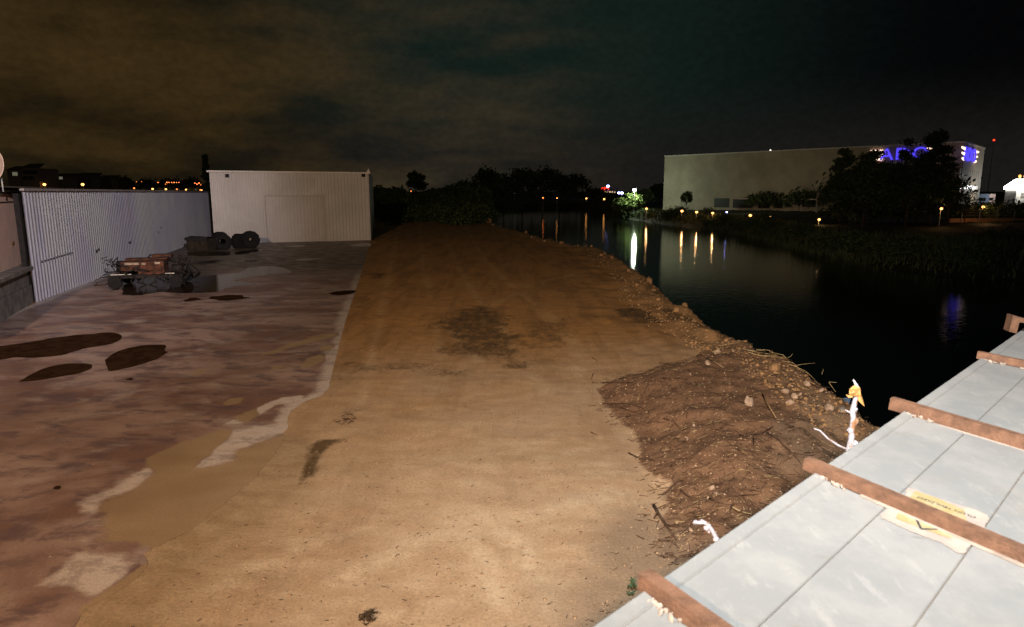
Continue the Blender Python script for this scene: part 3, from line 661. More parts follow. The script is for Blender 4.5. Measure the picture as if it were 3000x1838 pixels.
for i in range(len(seams)-1):
    a, b_ = seams[i], seams[i+1]+.006; bb = MB()
    n_ = 16; vs = []
    for k in range(n_+1):
        s = -3+18*k/n_
        for qq, hh in ((a-.001, -.006), (a-.004, 0), (b_-.001, 0), (b_-.004, -.006)): vs.append(rp(s, qq, hh))
    bb.add(vs, [(k*4+j, k*4+j+1, (k+1)*4+j+1, (k+1)*4+j) for k in range(n_) for j in range(3)]); put_local(bb.build('roof_sheet', M_roof, rb), ro)
bb = MB(); bb.add([rp(-3, QE-.02, -.012), rp(15, QE-.02, -.012), rp(15, -1.3, -.012), rp(-3, -1.3, -.012)], [(0, 1, 2, 3)]); put_local(bb.build('seam_filler', simple('seam_dirt', (.20, .165, .125), .9), rb), ro)
bb = MB(); prof = [(QE-.065, .002), (QE-.06, .012), (QE-.01, .014), (QE+.004, .0), (QE+.004, -.10), (QE-.02, -.10)]
vs = [rp(s, qq, hh) for s in (-3, 15) for qq, hh in prof]; bb.add(vs, [(j, j+1, 6+j+1, 6+j) for j in range(5)]); put_local(bb.build('edge_trim', M_roof, rb), ro)
bb = MB(); bb.add([Vector((*rp(-3, QE-.05)[:2], 0)), Vector((*rp(15, QE-.05)[:2], -3.4)), rp(15, QE-.05, -.06), rp(-3, QE-.05, -.06)], [(0, 1, 2, 3)]); put_local(bb.build('side_wall', M_conc, rb), ro)
M_dab = simple('mortar', (.34, .285, .24), .9)
# rusty angle beams lying across the roof
BD = Vector((-.588, .808, .0656)).normalized()
def beam(px0, py0, label, wd=.05, ht=.062, L=3.2, px1=None, ang=None):
    s0, q0 = rhit(px0, py0, .03); a = rp(s0, q0, .035)
    if px1: s1, q1 = rhit(px1[0], px1[1], .03); b_ = rp(s1, q1, .035); d = (b_-a).normalized()
    else: d = -BD
    t = empty('steel_beam', a); tag(t, label, 'steel beam', 'rusty steel beams across the near roof')
    e = a+d*L; side = d.cross(up).normalized()
    # angle section: upright flange facing the camera side and a flat flange on top
    bb = MB(); bb.bar(a-up*0, e, .007, ht); put_local(bb.build('upright_flange', M_rust, t), a)
    s_ = side if side.dot(Vector((0, 1, 0))) > 0 else -side
    bb = MB(); bb.bar(a+s_*(wd/2+.0045)+up*(ht/2-.004), e+s_*(wd/2+.0045)+up*(ht/2-.004), wd, .006); put_local(bb.build('flat_flange', M_rust, t), a)
    ml = MB(); p0_ = a+d*.30-s_*.012; p1_ = e-s_*.012; ml.bar(Vector((p0_.x, p0_.y, p0_.z-ht/2+.001)), Vector((p1_.x, p1_.y, p1_.z-ht/2+.001)), .014, .008); put_local(ml.build('mortar_line', M_dab, t), a)
    # mortar dab where it crosses the edge
    k = (QE-.06-q0)/(d.dot(E2)) if abs(d.dot(E2)) > 1e-6 else 0
    c_ = a+d*max(k, 0); c_.z = rp(0, QE-.06).z+.008
    bb = MB()
    for i in range(16): bb.ico(c_-s_*(rg.uniform(-.01, .035))+d*rg.uniform(-.03, .12), rg.uniform(.006, .013), (1.3, 1, .4), 2, .3, rg)
    put_local(bb.build('mortar_dab', M_dab, t), a); return t
beam(1872, 1706, 'nearest rusty steel beam with its end past the roof edge at the bottom of the photo', .05, .062, 3.0, (2082, 1862))
beam(2354, 1362, 'rusty steel beam crossing the torn yellow warning sticker', .045, .058, 3.2, (3000, 1637))
beam(2606, 1185, 'third rusty steel beam beyond the one that crosses the sticker', .05, .075, 3.4, (3000, 1303))
beam(2862, 1042, 'thin brown steel beam behind the broad third beam', .04, .06, 3.4, (3000, 1070))
# bracket plate at the far end
s0, q0 = rhit(2985, 985); bp = rp(s0, q0); bt = empty('steel_bracket', bp); tag(bt, 'farthest short rusty steel bracket standing on the roof edge', 'steel bracket', None)
a0 = atY(2956, 972, bp.y); a1 = atY(2968, 925, bp.y); a2 = atY(3015, 938, bp.y); a3 = atY(3012, 948, bp.y); a4 = atY(2987, 945, bp.y); a5 = atY(2978, 978, bp.y)
put_local(MB().prism([a0, a1, a2, a3, a4, a5], Vector((.03, .12, 0))).build('plate', M_rust, bt), bp)
put_local(MB().bar(a2, a2+E1*.6+Vector((.3, -.2, -.1)), .05, .06).build('stay', M_rust, bt), bp)
# sticker
st = empty('warning_sticker', rp(*rhit(2740, 1520))); so2 = st.location.copy(); tag(st, 'torn cream and yellow warning sticker glued on the near roof under a rusty beam', 'sticker')
m = Mt('sticker_paper'); c = m.mix(m.ramp(m.noise(9, 5), .4, .6), (.33, .285, .255), (.39, .34, .295)); M_st = m.fin(c, .7)
m = Mt('sticker_yellow'); c = m.mix(m.ramp(m.noise(14, 5), .45, .65), (.33, .265, .125), (.37, .31, .20)); M_sty = m.fin(c, .7)
def rpoly(pts, h, mat, name, parent, wob_=.0):
    q = [rhit(*p) for p in pts]; out = []
    for j in range(len(q)):
        a, b_ = q[j], q[(j+1) % len(q)]
        for k in range(8 if wob_ else 1):
            t = k/8; out.append(rp(a[0]+(b_[0]-a[0])*t+rg.uniform(-1, 1)*wob_, a[1]+(b_[1]-a[1])*t+rg.uniform(-1, 1)*wob_, h))
    bb = MB(); bb.add(out, [tuple(range(len(out)))]); return put_local(bb.build(name, mat, parent), so2)
S5 = lambda l: [(2550+a/4.315, 1350+b/4.315) for a, b in l]
rpoly(S5([(460,345),(560,370),(700,430),(1000,530),(1330,630),(1470,690),(1490,740),(1430,860),(1290,1010),(1190,1190),(1060,1160),(900,1050),(620,950),(400,850),(150,740),(130,690),(260,600),(420,470)]), .003, M_st, 'paper', st, .004)
ye = rpoly(S5([(560,395),(760,455),(1010,560),(1190,640),(1200,760),(1120,880),(1020,1000),(700,890),(440,790),(320,740),(420,600)]), .0052, M_sty, 'yellow_print', st, .004)
def strip(pp, wd, h, mat, name, par):
    bb = MB(); q = [rp(*rhit(*p), h) for p in pp]
    for a, b_ in zip(q[:-1], q[1:]): bb.bar(a, b_, wd, .001, (0, 0, 1))
    return put_local(bb.build(name, mat, par), so2)
M_ink = simple('sticker_ink', (.045, .05, .06), .7, .4, 30)
strip(S5([(530,665),(640,880),(820,885),(1010,855)]), .009, .0068, M_ink, 'triangle_outline', st)
strip(S5([(740,735),(690,770),(760,790),(720,830)]), .010, .0068, M_ink, 'lightning_bolt', st)
def text_obj(txt, name, mat, parent, size, Mw, extrude=0.0, sx_=1.0):
    cu = bpy.data.curves.new(name, 'FONT'); cu.body = txt; cu.size = size; cu.extrude = extrude; cu.space_character = 1.12 if txt == 'ADO' else 1.0; cu.align_x = 'CENTER'; cu.align_y = 'CENTER'
    tmp = bpy.data.objects.new('tmp', cu); COL.objects.link(tmp); bpy.context.view_layer.update()
    me = bpy.data.meshes.new_from_object(tmp.evaluated_get(bpy.context.evaluated_depsgraph_get())); bpy.data.objects.remove(tmp)
    me.transform(Mw @ Matrix.Scale(sx_, 4, (1, 0, 0))); me.materials.clear(); return link(name, me, mat, parent)
ta = rp(*rhit(*S5([(740, 525)])[0]), .0068); tb = rp(*rhit(*S5([(1170, 680)])[0]), .0068); dx = (ta-tb); wdt = dx.length; dx.normalize()
nz = (E1.cross(E2) + Vector((0, 0, 0))).normalized(); nz = Vector((-RS*E2.x, -RS*E2.y, 1)).normalized(); dy = nz.cross(dx)
Mw = Matrix((( dx.x, dy.x, nz.x, (ta.x+tb.x)/2-so2.x), (dx.y, dy.y, nz.y, (ta.y+tb.y)/2-so2.y), (dx.z, dy.z, nz.z, (ta.z+tb.z)/2-so2.z), (0, 0, 0, 1)))
text_obj('ÖLÜM TEHLİKESİ', 'sticker_lettering', M_ink, st, .030, Mw)

# ---------------------------------------------------------------- pale branches rising at the roof edge
m = Mt('bleached_branch'); c = m.mix(m.ramp(m.noise(14, 4, space='obj'), .52, .60), (.34, .33, .37), (.24, .12, .06)); m.bump(m.noise(40, 3), .3, .004); M_br = m.fin(c, .6)
M_dleaf = simple('dry_leaf', (.50, .27, .09), .8, .3, 12)
def branch(name, stem, rad, twigs, Y, label, bits):
    pts = [atY(x, y, Y) for x, y in stem]; b0 = Vector((pts[0].x-.05, pts[0].y+.1, -.3)); t = empty(name, b0); tag(t, label, 'branch')
    P_ = [b0, b0.lerp(pts[0], .6)+Vector((.04, 0, 0))]+pts; rr_ = [rad[0]*1.5, rad[0]*1.2]+list(rad)
    put_local(MB().tube(P_, rr_, 10).build('stem', M_br, t, True), b0)
    for tw, r0 in twigs: put_local(MB().tube([atY(x, y, Y+.01*k) for k, (x, y) in enumerate(tw)], [r0*(1-.12*k) for k in range(len(tw))], 8).build('twig', M_br, t, True), b0)
    for bx_, by_, r, s3 in bits: put_local(MB().ico(atY(bx_, by_, Y), r, s3, 2, .5, rg).build('knot', M_br, t), b0)
    return t, b0
t, b0 = branch('bare_branch', [(2492,1340),(2487,1318),(2494,1290),(2497,1250),(2500,1225),(2497,1205),(2504,1180),(2508,1160),(2512,1135),(2500,1113)], [.022,.019,.017,.016,.016,.015,.014,.013,.011,.004],
  [([(2482,1317),(2455,1305),(2425,1285),(2402,1262),(2384,1256)], .007), ([(2497,1212),(2484,1206),(2476,1202)], .005), ([(2494,1266),(2484,1260),(2480,1266)], .006), ([(2502,1300),(2512,1296),(2510,1302)], .006)], 3.75,
  'tall bleached bare branch with a dry leaf cluster rising past the roof edge', [(2507,1235,.018,(1,1,1.3)), (2502,1198,.017,(1,1,1)), (2494,1262,.02,(1,1,1)), (2506,1302,.02,(1,1,1.2))])
bb = MB()
for lst in ([(2492,1140),(2505,1130),(2520,1138),(2522,1160),(2512,1163),(2495,1160)], [(2516,1155),(2526,1165),(2533,1192),(2520,1180),(2513,1172)], [(2479,1158),(2490,1160),(2500,1164),(2486,1166)], [(2490,1140),(2488,1155),(2497,1165),(2505,1150)]):
    o_ = [atY(x, y, 3.72+rg.uniform(-.02, .02)) for x, y in lst]; bb.prism(o_, Vector((0, .004, .002)))
put_local(bb.build('dry_leaves', M_dleaf, t), b0)
t, b0 = branch('bare_branch', [(2108,1612),(2102,1592),(2095,1572),(2086,1555),(2076,1540),(2062,1531),(2046,1532),(2032,1531)], [.011,.0105,.0095,.009,.008,.008,.007,.007],
  [([(2080,1560),(2069,1558),(2060,1566)], .005), ([(2066,1536),(2056,1524),(2050,1529)], .004), ([(2092,1600),(2084,1597),(2078,1606)], .005)], 2.62,
  'small hooked bleached branch at the near roof edge', [(2098,1581,.012,(1,1,1.3)), (2070,1546,.010,(1,1,1.3)), (2038,1531,.010,(1.3,1,1))])
# ---------------------------------------------------------------- debris on the mound
def hz(x, y): return float(height(np.array([x]), np.array([y]))[0])
def hzs(P_): P_ = np.asarray(P_); return height(P_[:, 0], P_[:, 1])
def stick(pts, r, label=None, grp='sticks lying in the debris', mat=None, lift=.01, forks=0, name='stick'):
    z = hzs(pts); P_ = [Vector((p[0], p[1], zz_+lift+r)) for p, zz_ in zip(pts, z)]
    for i in range(1, len(P_)-1): P_[i].z = max(P_[i].z, (P_[i-1].z+P_[i+1].z)/2-.02)
    b0 = P_[0].copy(); bb = MB(); bb.tube(P_, [r*(1-.55*i/(len(P_)-1)) for i in range(len(P_))], 6)
    for k in range(forks):
        i = rg.randrange(1, len(P_)); q = P_[i]; d = (P_[i]-P_[i-1]); a = rg.choice((-1, 1))*rg.uniform(.4, .9)
        v = Vector((d.x*math.cos(a)-d.y*math.sin(a), d.x*math.sin(a)+d.y*math.cos(a), .12*rg.random())).normalized()*rg.uniform(.08, .25)
        bb.tube([q, q+v*.6, q+v+Vector((0, 0, -.02))], [r*.55, r*.4, r*.25], 5)
    o = bb.build(name, mat or M_stick, None, True); put_local(o, b0); o.location = b0
    return tag(o, label or 'thin dark stick lying on the brown debris heap', 'stick', grp)
k6 = lambda l: [at(1700+a/2.516, 1000+b/2.516) for a, b in l]
named = [([(165,310),(280,350),(420,385),(600,395),(740,395)], .012, 'long forked stick reaching from the heap onto the dirt track', 3),
 ([(210,390),(330,390),(480,385),(600,420)], .009, 'curved stick lying just below the long forked stick', 2),
 ([(160,460),(340,485),(430,530),(500,575)], .014, 'bent dark stick at the left tip of the debris heap', 2),
 ([(300,510),(380,545),(480,585)], .009, 'straight stick right under the bent dark stick', 0),
 ([(355,832),(430,870),(520,900),(630,940)], .012, 'straight stick poking from the heap onto the dirt track', 1),
 ([(625,1150),(670,1110),(720,1095),(755,1092)], .016, 'thick short curved stick at the left foot of the heap', 0),
 ([(735,1150),(790,1185),(845,1225)], .014, 'dark bent stick right of the thick curved one', 1),
 ([(540,1230),(575,1290),(630,1380),(705,1495)], .022, 'thick grey piece of branch pointing down at the track edge', 2),
 ([(1365,840),(1440,890),(1530,940),(1610,1000)], .015, 'long dark stick sloping down in the middle of the heap', 1),
 ([(1225,870),(1330,840),(1410,795)], .012, 'stick crossing the top of the long sloping stick', 2),
 ([(1330,540),(1370,620),(1430,750)], .014, 'yellow brown stick lying near the pale stones', 0),
 ([(950,1245),(1010,1290),(1090,1310),(1160,1340)], .014, 'dark root like stick near the roof edge', 3),
 ([(1070,1275),(1160,1240),(1265,1215)], .010, 'slim stick right above the root like stick', 1),
 ([(1090,1310),(1180,1330),(1260,1345)], .010, 'pale brown stick running under the near roof edge', 0),
 ([(580,165),(640,175),(760,160),(900,130)], .011, 'curved stick along the upper edge of the heap', 2),
 ([(975,110),(1030,92),(1080,88)], .012, 'short dark stick above the pale stones at the top of the heap', 0),
 ([(610,640),(680,670),(745,740)], .011, 'bent stick in the left half of the heap', 1),
 ([(1120,385),(1128,340),(1135,325)], .012, 'short upright lying stick in the centre of the heap', 0),
 ([(815,1015),(890,1018),(955,1018)], .012, 'short level stick in the lower half of the heap', 0),
 ([(1262,900),(1268,940),(1270,985)], .012, 'short black stick pointing at the camera', 0),
 ([(925,220),(985,260),(1055,295)], .010, 'thin stick right of the single pale stone', 0),
 ([(1500,450),(1530,420),(1550,405)], .016, 'stubby black root at the right of the heap', 1),
 ([(500,870),(600,870),(740,868)], .008, 'thin level stick above the poking stick', 0),
 ([(1700,370),(1780,400),(1870,400)], .010, 'stick near the bank above the blue scrap', 2),
 ([(1640,390),(1760,420),(1880,470)], .012, 'long stick lying along the bank top', 1),
 ([(1120,1300),(1095,1340),(1105,1375)], .011, 'short drooping stick beside the roof edge', 0)]
for pl_, r, lb, fk in named: stick(k6(pl_), r*1.15, lb, None, M_stickl if 'yellow' in lb else (M_straw if 'pale' in lb else None), forks=fk)
# reeds and straws along the bank top
k7 = lambda l: [at(1750+a/3.08, 850+b/3.08) for a, b in l]
rs = random.Random(21)
def rnd_in(poly):
    xs = [p[0] for p in poly]; ys = [p[1] for p in poly]
    while True:
        x = rs.uniform(min(xs), max(xs)); y = rs.uniform(min(ys), max(ys))
        if inside(np.array([x]), np.array([y]), poly)[0]: return x, y
cnt = 0
while cnt < 78:
    x, y = rnd_in(mound)
    if x > 6.6 and y < 6: continue
    L = rs.uniform(.18, .7); a = rs.gauss(-.15, .75); r = rs.uniform(.006, .013); n_ = 4; bend = rs.uniform(-.5, .5); pts = [(x, y)]
    for i in range(n_-1): aa = a+bend*i/n_+rs.uniform(-.15, .15); pts.append((pts[-1][0]+math.cos(aa)*L/n_, pts[-1][1]+math.sin(aa)*L/n_))
    stick(pts, r, forks=rs.choice((0, 0, 1))); cnt += 1
cl_c = k7([(1600, 660)])[0]
for i in range(26):   # the tangle at the top of the bank
    x = cl_c[0]+rs.gauss(0, .45); y = cl_c[1]+rs.gauss(0, .6); a = rs.gauss(-.5, .6); L = rs.uniform(.4, 1.1)
    stick([(x+math.cos(a)*L*t, y+math.sin(a)*L*t) for t in (0, .35, .7, 1)], rs.uniform(.005, .010), 'straw coloured stick in the tangle on top of the river bank', 'sticks tangled on top of the bank', rs.choice((M_stick, M_stickl, M_straw)), lift=rs.uniform(.01, .12))
for pl_ in ([(1720,610),(1745,600),(1765,570)], [(1755,690),(1850,670),(1965,660)], [(2025,760),(2040,715)], [(2090,830),(2160,835)], [(2090,835),(2150,920)], [(1240,490),(1300,492),(1405,488)], [(1350,480),(1310,500)]):
    q = k7(pl_); z0 = hz(*q[0]); Y0 = q[0][1]; P_ = [atY(1750+a/3.08, 850+b/3.08, Y0-.02*i) for i, (a, b) in enumerate(pl_)]
    if min(p.z for p in P_) < -1: continue
    o = put_local(MB().tube(P_, [.007, .005, .003][:len(P_)], 5).build('straw', M_straw, None), P_[0]); o.location = P_[0]; tag(o, 'pale straw sticking out over the river from the bank top', 'straw', 'straws over the bank edge')
for pl_ in ([(85,125),(110,140),(130,158)], [(95,240),(88,262),(80,285)], [(90,300),(100,318)], [(345,66),(362,70),(380,68)], [(410,88),(430,90)], [(80,675),(125,700)], [(240,560),(225,570)]):
    stick(k6(pl_), .010, 'short dark stick lying alone on the dirt track left of the heap', 'lone sticks on the dirt track', lift=0)

# stones
def stone(x, y, r, mat, label, grp, s3=(1.2, 1, .55), name='stone', sink=.25):
    z = hz(x, y); bb = MB(); bb.ico((0, 0, 0), r, s3, 2, .32, rs); o = bb.build(name, mat); o.location = (x, y, z+r*s3[2]*(1-sink)-.0)
    return tag(o, label, 'stone', grp)
for (a, b), r, lb in [((1010,140),.12,'pale stone near the top of the debris heap'), ((1125,130),.08,'pale stone right of the topmost pale one'), ((935,265),.11,'single rounded pale stone in the upper half of the heap'),
  ((1235,620),.17,'largest pale angular stone of the heap'), ((1535,600),.10,'pale block right of the largest stone'), ((1500,510),.12,'flat pale stone above the pale block'), ((1570,540),.09,'narrow pale stone beside the flat one'),
  ((1610,512),.07,'small pale stone right of the flat pale stone'), ((1820,635),.13,'brownish flat stone near the bleached branch'), ((1925,635),.11,'grey stone behind the bleached branch'), ((830,740),.04,'small round white pebble left of centre'), ((785,815),.045,'white oval pebble in the lower left of the heap'),
  ((1690,990),.09,'greenish grey stone under the second beam end'), ((1665,405),.09,'dull stone high on the right of the heap'), ((1765,475),.10,'dull pale stone beside the blue scrap'), ((970,1165),.06,'pale stone in the lower part of the heap'), ((1000,1220),.045,'small bright stone next to the lower pale stone'), ((810,1450),.05,'buried round stone near the small hooked branch')]:
    x, y = k6([(a, b)])[0]; stone(x, y, r*.72, M_stoneg if 'gr' in lb.split()[0] else M_stone, lb, None)
x, y = k6([(1945, 480)])[0]; z = hz(x, y); o = MB().prism([(-.14, 0, .0), (.12, 0, .05), (.10, 0, -.10), (.02, .0, -.08)], (.02, .01, .0)).build('plastic_scrap', simple('blue_plastic', (.08, .14, .24), .5)); o.location = (x, y, z+.13); tag(o, 'small blue plastic scrap on the bank beside the bleached branch', 'plastic scrap')
# rocks along the bank crest
for i in range(26):
    t = rs.random()**.8; k = 12+int(t*(len(near)-40)); p = near[min(k, len(near)-1)]
    if p[1] < 8 or p[1] > 95: continue
    d = p[1]; r = rs.uniform(.05, .12)*(1+.010*d); stone(p[0]-rs.uniform(-.1, .9), p[1]+rs.uniform(-.4, .4), r, M_rock, 'brown rock on the crest of the near river bank', 'rocks along the near river bank', (1.2, 1, .75), 'rock', .45)
for (px_, py_), r, lb in [((1433,656), 1.0, 'large pale rock at the far end of the dirt spit'), ((1903,828), .55, 'biggest round rock at the bend of the river bank'), ((1912,850), .5, 'flat rock just below the biggest round one'), ((1645,716), .6, 'rock on the far part of the bank crest'), ((1785,745), .45, 'angular rock on the bank between the bend and the far end')]:
    x, y = at(px_, py_); stone(x, y, r*.42, M_rock, lb, None, (1.3, 1, .7), 'rock', .4)

# gravel, twigs, clods: uncountable
def scatter(n, area, rmin, rmax, name, mat, flat=.6, density=None, zoff=0.):
    xs = []; g = np.random.RandomState(n)
    pts = []
    while len(pts) < n:
        thx = g.uniform(-40, 33, 4000)*math.pi/180; r = 6.2*(area[1]/6.2)**g.uniform(0, 1, 4000)
        x = r*np.sin(thx); y = r*np.cos(thx); ok = np.ones(4000, bool)
        if density is not None: ok &= density(x, y) > g.uniform(0, 1, 4000)
        pts += list(zip(x[ok], y[ok]))
    P_ = np.array(pts[:n]); z = height(P_[:, 0], P_[:, 1])+zoff
    o8 = np.array([(1, 0, 0), (-1, 0, 0), (0, 1, 0), (0, -1, 0), (0, 0, 1), (0, 0, -1)], float); f8 = np.array([(0, 2, 4), (2, 1, 4), (1, 3, 4), (3, 0, 4), (2, 0, 5), (1, 2, 5), (3, 1, 5), (0, 3, 5)])
    rad = (rmin+(rmax-rmin)*g.uniform(0, 1, n)**3)
    v = o8[None]*g.uniform(.6, 1.3, (n, 6, 1)); a = g.uniform(0, 6.28, n); ca, sa = np.cos(a)[:, None], np.sin(a)[:, None]
    vx = (v[:, :, 0]*ca-v[:, :, 1]*sa); vy = (v[:, :, 0]*sa+v[:, :, 1]*ca); vz = v[:, :, 2]*flat
    V_ = np.stack([vx, vy, vz], -1)*rad[:, None, None]+np.stack([P_[:, 0], P_[:, 1], z], -1)[:, None, :]
    F_ = (f8[None]+(np.arange(n)*6)[:, None, None]).reshape(-1, 3)
    return tag(link(name, npmesh(name, V_.reshape(-1, 3), F_), mat), kind='stuff')
m = Mt('gravel_mix'); c = m.mix(m.ramp(m.noise(7, 2, space='pos'), .4, .6), (.44, .31, .20), (.26, .165, .10)); M_gr = m.fin(c, .85)
dl = lambda x, y: (~inside(x, y, slab))*(~inside(x, y, riv))*.5
scatter(9000, (0, 30), .004, .017, 'gravel', M_gr, .6, dl)
scatter(1500, (0, 26), .005, .016, 'dark_pebbles', simple('dark_pebble', (.06, .042, .03), .9), .45, dl)
dm = lambda x, y: sstep(sdist(x, y, mound), -.45, .15)*(~inside(x, y, slab))*(~(inside(x, y, riv) & (seg_dist(x, y, near) > .8)))*1.0
scatter(420, (0, 30), .015, .034, 'dirt_clods', simple('dirt_clod', (.30, .19, .11), .95, .3, 9), .55, dl)
scatter(4800, (0, 22), .005, .028, 'rubble', M_gr, .7, dm)
lipd = lambda x, y: ((seg_dist(x, y, near) < 1.6) & (y > 12))*1.0
scatter(5000, (0, 90), .015, .08, 'bank_rubble', M_rock, .7, lipd)
scatter(700, (0, 90), .015, .05, 'bank_chips', M_stone, .7, lipd)
def twigs(n, name, mat, dens, rmax, L0, L1, wd):
    g = np.random.RandomState(n+1); pts = []
    while len(pts) < n:
        thx = g.uniform(-40, 34, 4000)*math.pi/180; r = 6.2*(rmax/6.2)**g.uniform(0, 1, 4000); x = r*np.sin(thx); y = r*np.cos(thx)
        ok = dens(x, y) > g.uniform(0, 1, 4000); pts += list(zip(x[ok], y[ok]))
    P_ = np.array(pts[:n]); a = g.normal(-.2, .8, n); L = g.uniform(L0, L1, n)/2; dx_ = np.cos(a)*L; dy_ = np.sin(a)*L
    A = np.stack([P_[:, 0]-dx_, P_[:, 1]-dy_], 1); B_ = np.stack([P_[:, 0]+dx_, P_[:, 1]+dy_], 1); za = height(A[:, 0], A[:, 1])+.006; zb = height(B_[:, 0], B_[:, 1])+.006+g.uniform(0, .03, n)
    nx = -np.sin(a)*wd; ny = np.cos(a)*wd
    V_ = np.stack([np.stack([A[:, 0]-nx, A[:, 1]-ny, za], 1), np.stack([A[:, 0]+nx, A[:, 1]+ny, za], 1), np.stack([A[:, 0], A[:, 1], za+wd*2], 1),
                   np.stack([B_[:, 0]-nx, B_[:, 1]-ny, zb], 1), np.stack([B_[:, 0]+nx, B_[:, 1]+ny, zb], 1), np.stack([B_[:, 0], B_[:, 1], zb+wd*2], 1)], 1)
    f = np.array([(0, 1, 4, 3), (1, 2, 5, 4), (2, 0, 3, 5)]); F_ = (f[None]+(np.arange(n)*6)[:, None, None]).reshape(-1, 4)
    return tag(link(name, npmesh(name, V_.reshape(-1, 3), F_), mat), kind='stuff')
twigs(2500, 'twig_litter', M_stick, dm, 22, .04, .18, .0038)
twigs(380, 'straw_litter', M_straw, dm, 22, .03, .14, .0026)
twigs(420, 'track_litter', M_stick, dl, 22, .02, .06, .003)
# clump of wet leaves near the bottom edge and a green sprig
def clump(px_, py_, mat, label, cat, n_, sz, hgt, name):
    x, y = at(px_, py_); z = hz(x, y); bb = MB()
    for i in range(n_):
        a = rs.uniform(0, 6.28); r = rs.uniform(0, sz); c = Vector((r*math.cos(a), r*math.sin(a)*1.6, rs.uniform(.0, hgt))); l = rs.uniform(.02, .05); b_ = rs.uniform(0, 6.28)
        u_ = Vector((math.cos(b_), math.sin(b_), rs.uniform(-.3, .6)))*l; v_ = Vector((-math.sin(b_), math.cos(b_), .1))*l*.3; bb.add([c-u_, c+v_, c+u_, c-v_], [(0, 1, 2, 3)])
    o = bb.build(name, mat); o.location = (x, y, z+.005); return tag(o, label, cat)
clump(1075, 1815, simple('wet_leaves', (.06, .035, .018), .7), 'small dark clump of wet leaves on the dirt at the bottom edge', 'leaf clump', 60, .09, .05, 'leaf_clump')
clump(1850, 1740, simple('green_sprig', (.05, .11, .05), .7), 'small green sprig growing beside the near roof corner', 'sprig', 26, .06, .22, 'green_sprig')
clump(1010, 1232, M_stick, 'small pile of dark twigs beside the broken slab edge', 'twig pile', 70, .22, .04, 'twig_pile')

# ---------------------------------------------------------------- vegetation
def leaves(centers, size, per, spread, seed, squash=.8):
    g = np.random.RandomState(seed); C_ = np.repeat(np.asarray(centers, float), per, 0); n = len(C_)
    C_ = C_+g.normal(0, 1, (n, 3))*spread*np.array([1, 1, squash])
    u = g.normal(0, 1, (n, 3)); u /= np.linalg.norm(u, axis=1)[:, None]; w_ = g.normal(0, 1, (n, 3)); v = np.cross(u, w_); v /= np.linalg.norm(v, axis=1)[:, None]+1e-9
    s = size*g.uniform(.5, 1.4, (n, 1)); V_ = np.stack([C_-u*s, C_+v*s*.5, C_+u*s, C_-v*s*.5], 1).reshape(-1, 3)
    return V_, np.arange(n*4).reshape(-1, 4)
def tree(x, y, z, h, rad, kind, label, seed, mat=None, group=None, per=26, leaf=.32, cat='tree', name=None, sparse_top=0.):
    g = random.Random(seed); t = empty(name or ('conifer_tree' if kind == 'conifer' else 'leafy_tree'), (x, y, z)); tag(t, label, cat, group)
    bb = MB(); bb.tube([(0, 0, -.3), (g.uniform(-.1, .1), 0, h*.35), (g.uniform(-.2, .2), g.uniform(-.2, .2), h*(.95 if kind == 'conifer' else .6))], [.035*h*.6, .022*h*.6, .004*h], 8)
    cs = []
    if kind == 'conifer':
        nb = 70
        for i in range(nb):
            f = .06+.92*(i/nb)**.9
            if f > .66 and g.random() < sparse_top: continue
            a = g.uniform(0, 6.283); L = rad*(1-f)**.72*g.uniform(.55, 1.12)+.25; z0 = h*f; e = Vector((L*math.cos(a), L*math.sin(a), z0+L*.12)); s0 = Vector((0, 0, z0-L*.05))
            bb.tube([s0, s0.lerp(e, .6), e+Vector((0, 0, -L*.05))], [.05, .03, .012], 4, False)
            for k in range(1, 6): c = s0.lerp(e, .2+.16*k); cs.append((c.x, c.y, c.z-.15*L*(k/5)**2))
        V_, F_ = leaves(cs, leaf, per, rad*.085, seed, .55)
    else:
        nb = 34
        for i in range(nb):
            a = g.uniform(0, 6.283); e_ = g.uniform(-.4, 1.4); rr_ = rad*g.uniform(.5, 1.0); c = Vector((rr_*math.cos(a)*math.cos(e_), rr_*math.sin(a)*math.cos(e_), h*.62+h*.36*math.sin(e_)*g.uniform(.6, 1.05)))
            cs.append(tuple(c))
            if i % 3 == 0: bb.tube([(0, 0, h*.3), c*.5+Vector((0, 0, h*.25)), c], [.06, .04, .015], 5, False)
        V_, F_ = leaves(cs, leaf, per, rad*.17, seed)
    bb.build('trunk', M_bark, t, True); link('crown', npmesh('crown', V_, F_), mat or (M_con if kind == 'conifer' else M_leaf), t)
    return t
def gh(x, y): return hz(x, y)
def tree_at(px_, Y, top_py, wpx, kind, label, seed, **k):
    v = atY(px_, top_py, Y); z = gh(v.x, Y); return tree(v.x, Y, z, v.z-z, wpx/2000*Y/2, kind, label, seed, **k)
# big conifers in front of the lit building
tree_at(2748, 112, 380, 200, 'conifer', 'tallest dark conifer right in front of the lit corner of the far building', 1, per=40, leaf=.26, sparse_top=.35)
tree_at(2655, 116, 410, 190, 'conifer', 'dark conifer below the large blue letters left of the tallest one', 2, per=30, leaf=.26, sparse_top=.8)
tree_at(2560, 118, 425, 190, 'conifer', 'dark conifer second from the left of the big conifer group', 3, per=30, leaf=.28, sparse_top=.6)
tree_at(2478, 122, 438, 150, 'conifer', 'leftmost dark conifer of the big conifer group', 4, per=34, leaf=.30, sparse_top=.3)
tree_at(2668, 100, 500, 250, 'leafy', 'wide low dark tree under the tallest conifer', 5, per=110, leaf=.3)
tree_at(2540, 104, 500, 260, 'leafy', 'wide low dark tree under the left conifers', 6, per=110, leaf=.3)
tree_at(2790, 106, 520, 110, 'leafy', 'thin open tree between the tallest conifer and the barred windows', 7, per=26, leaf=.2)
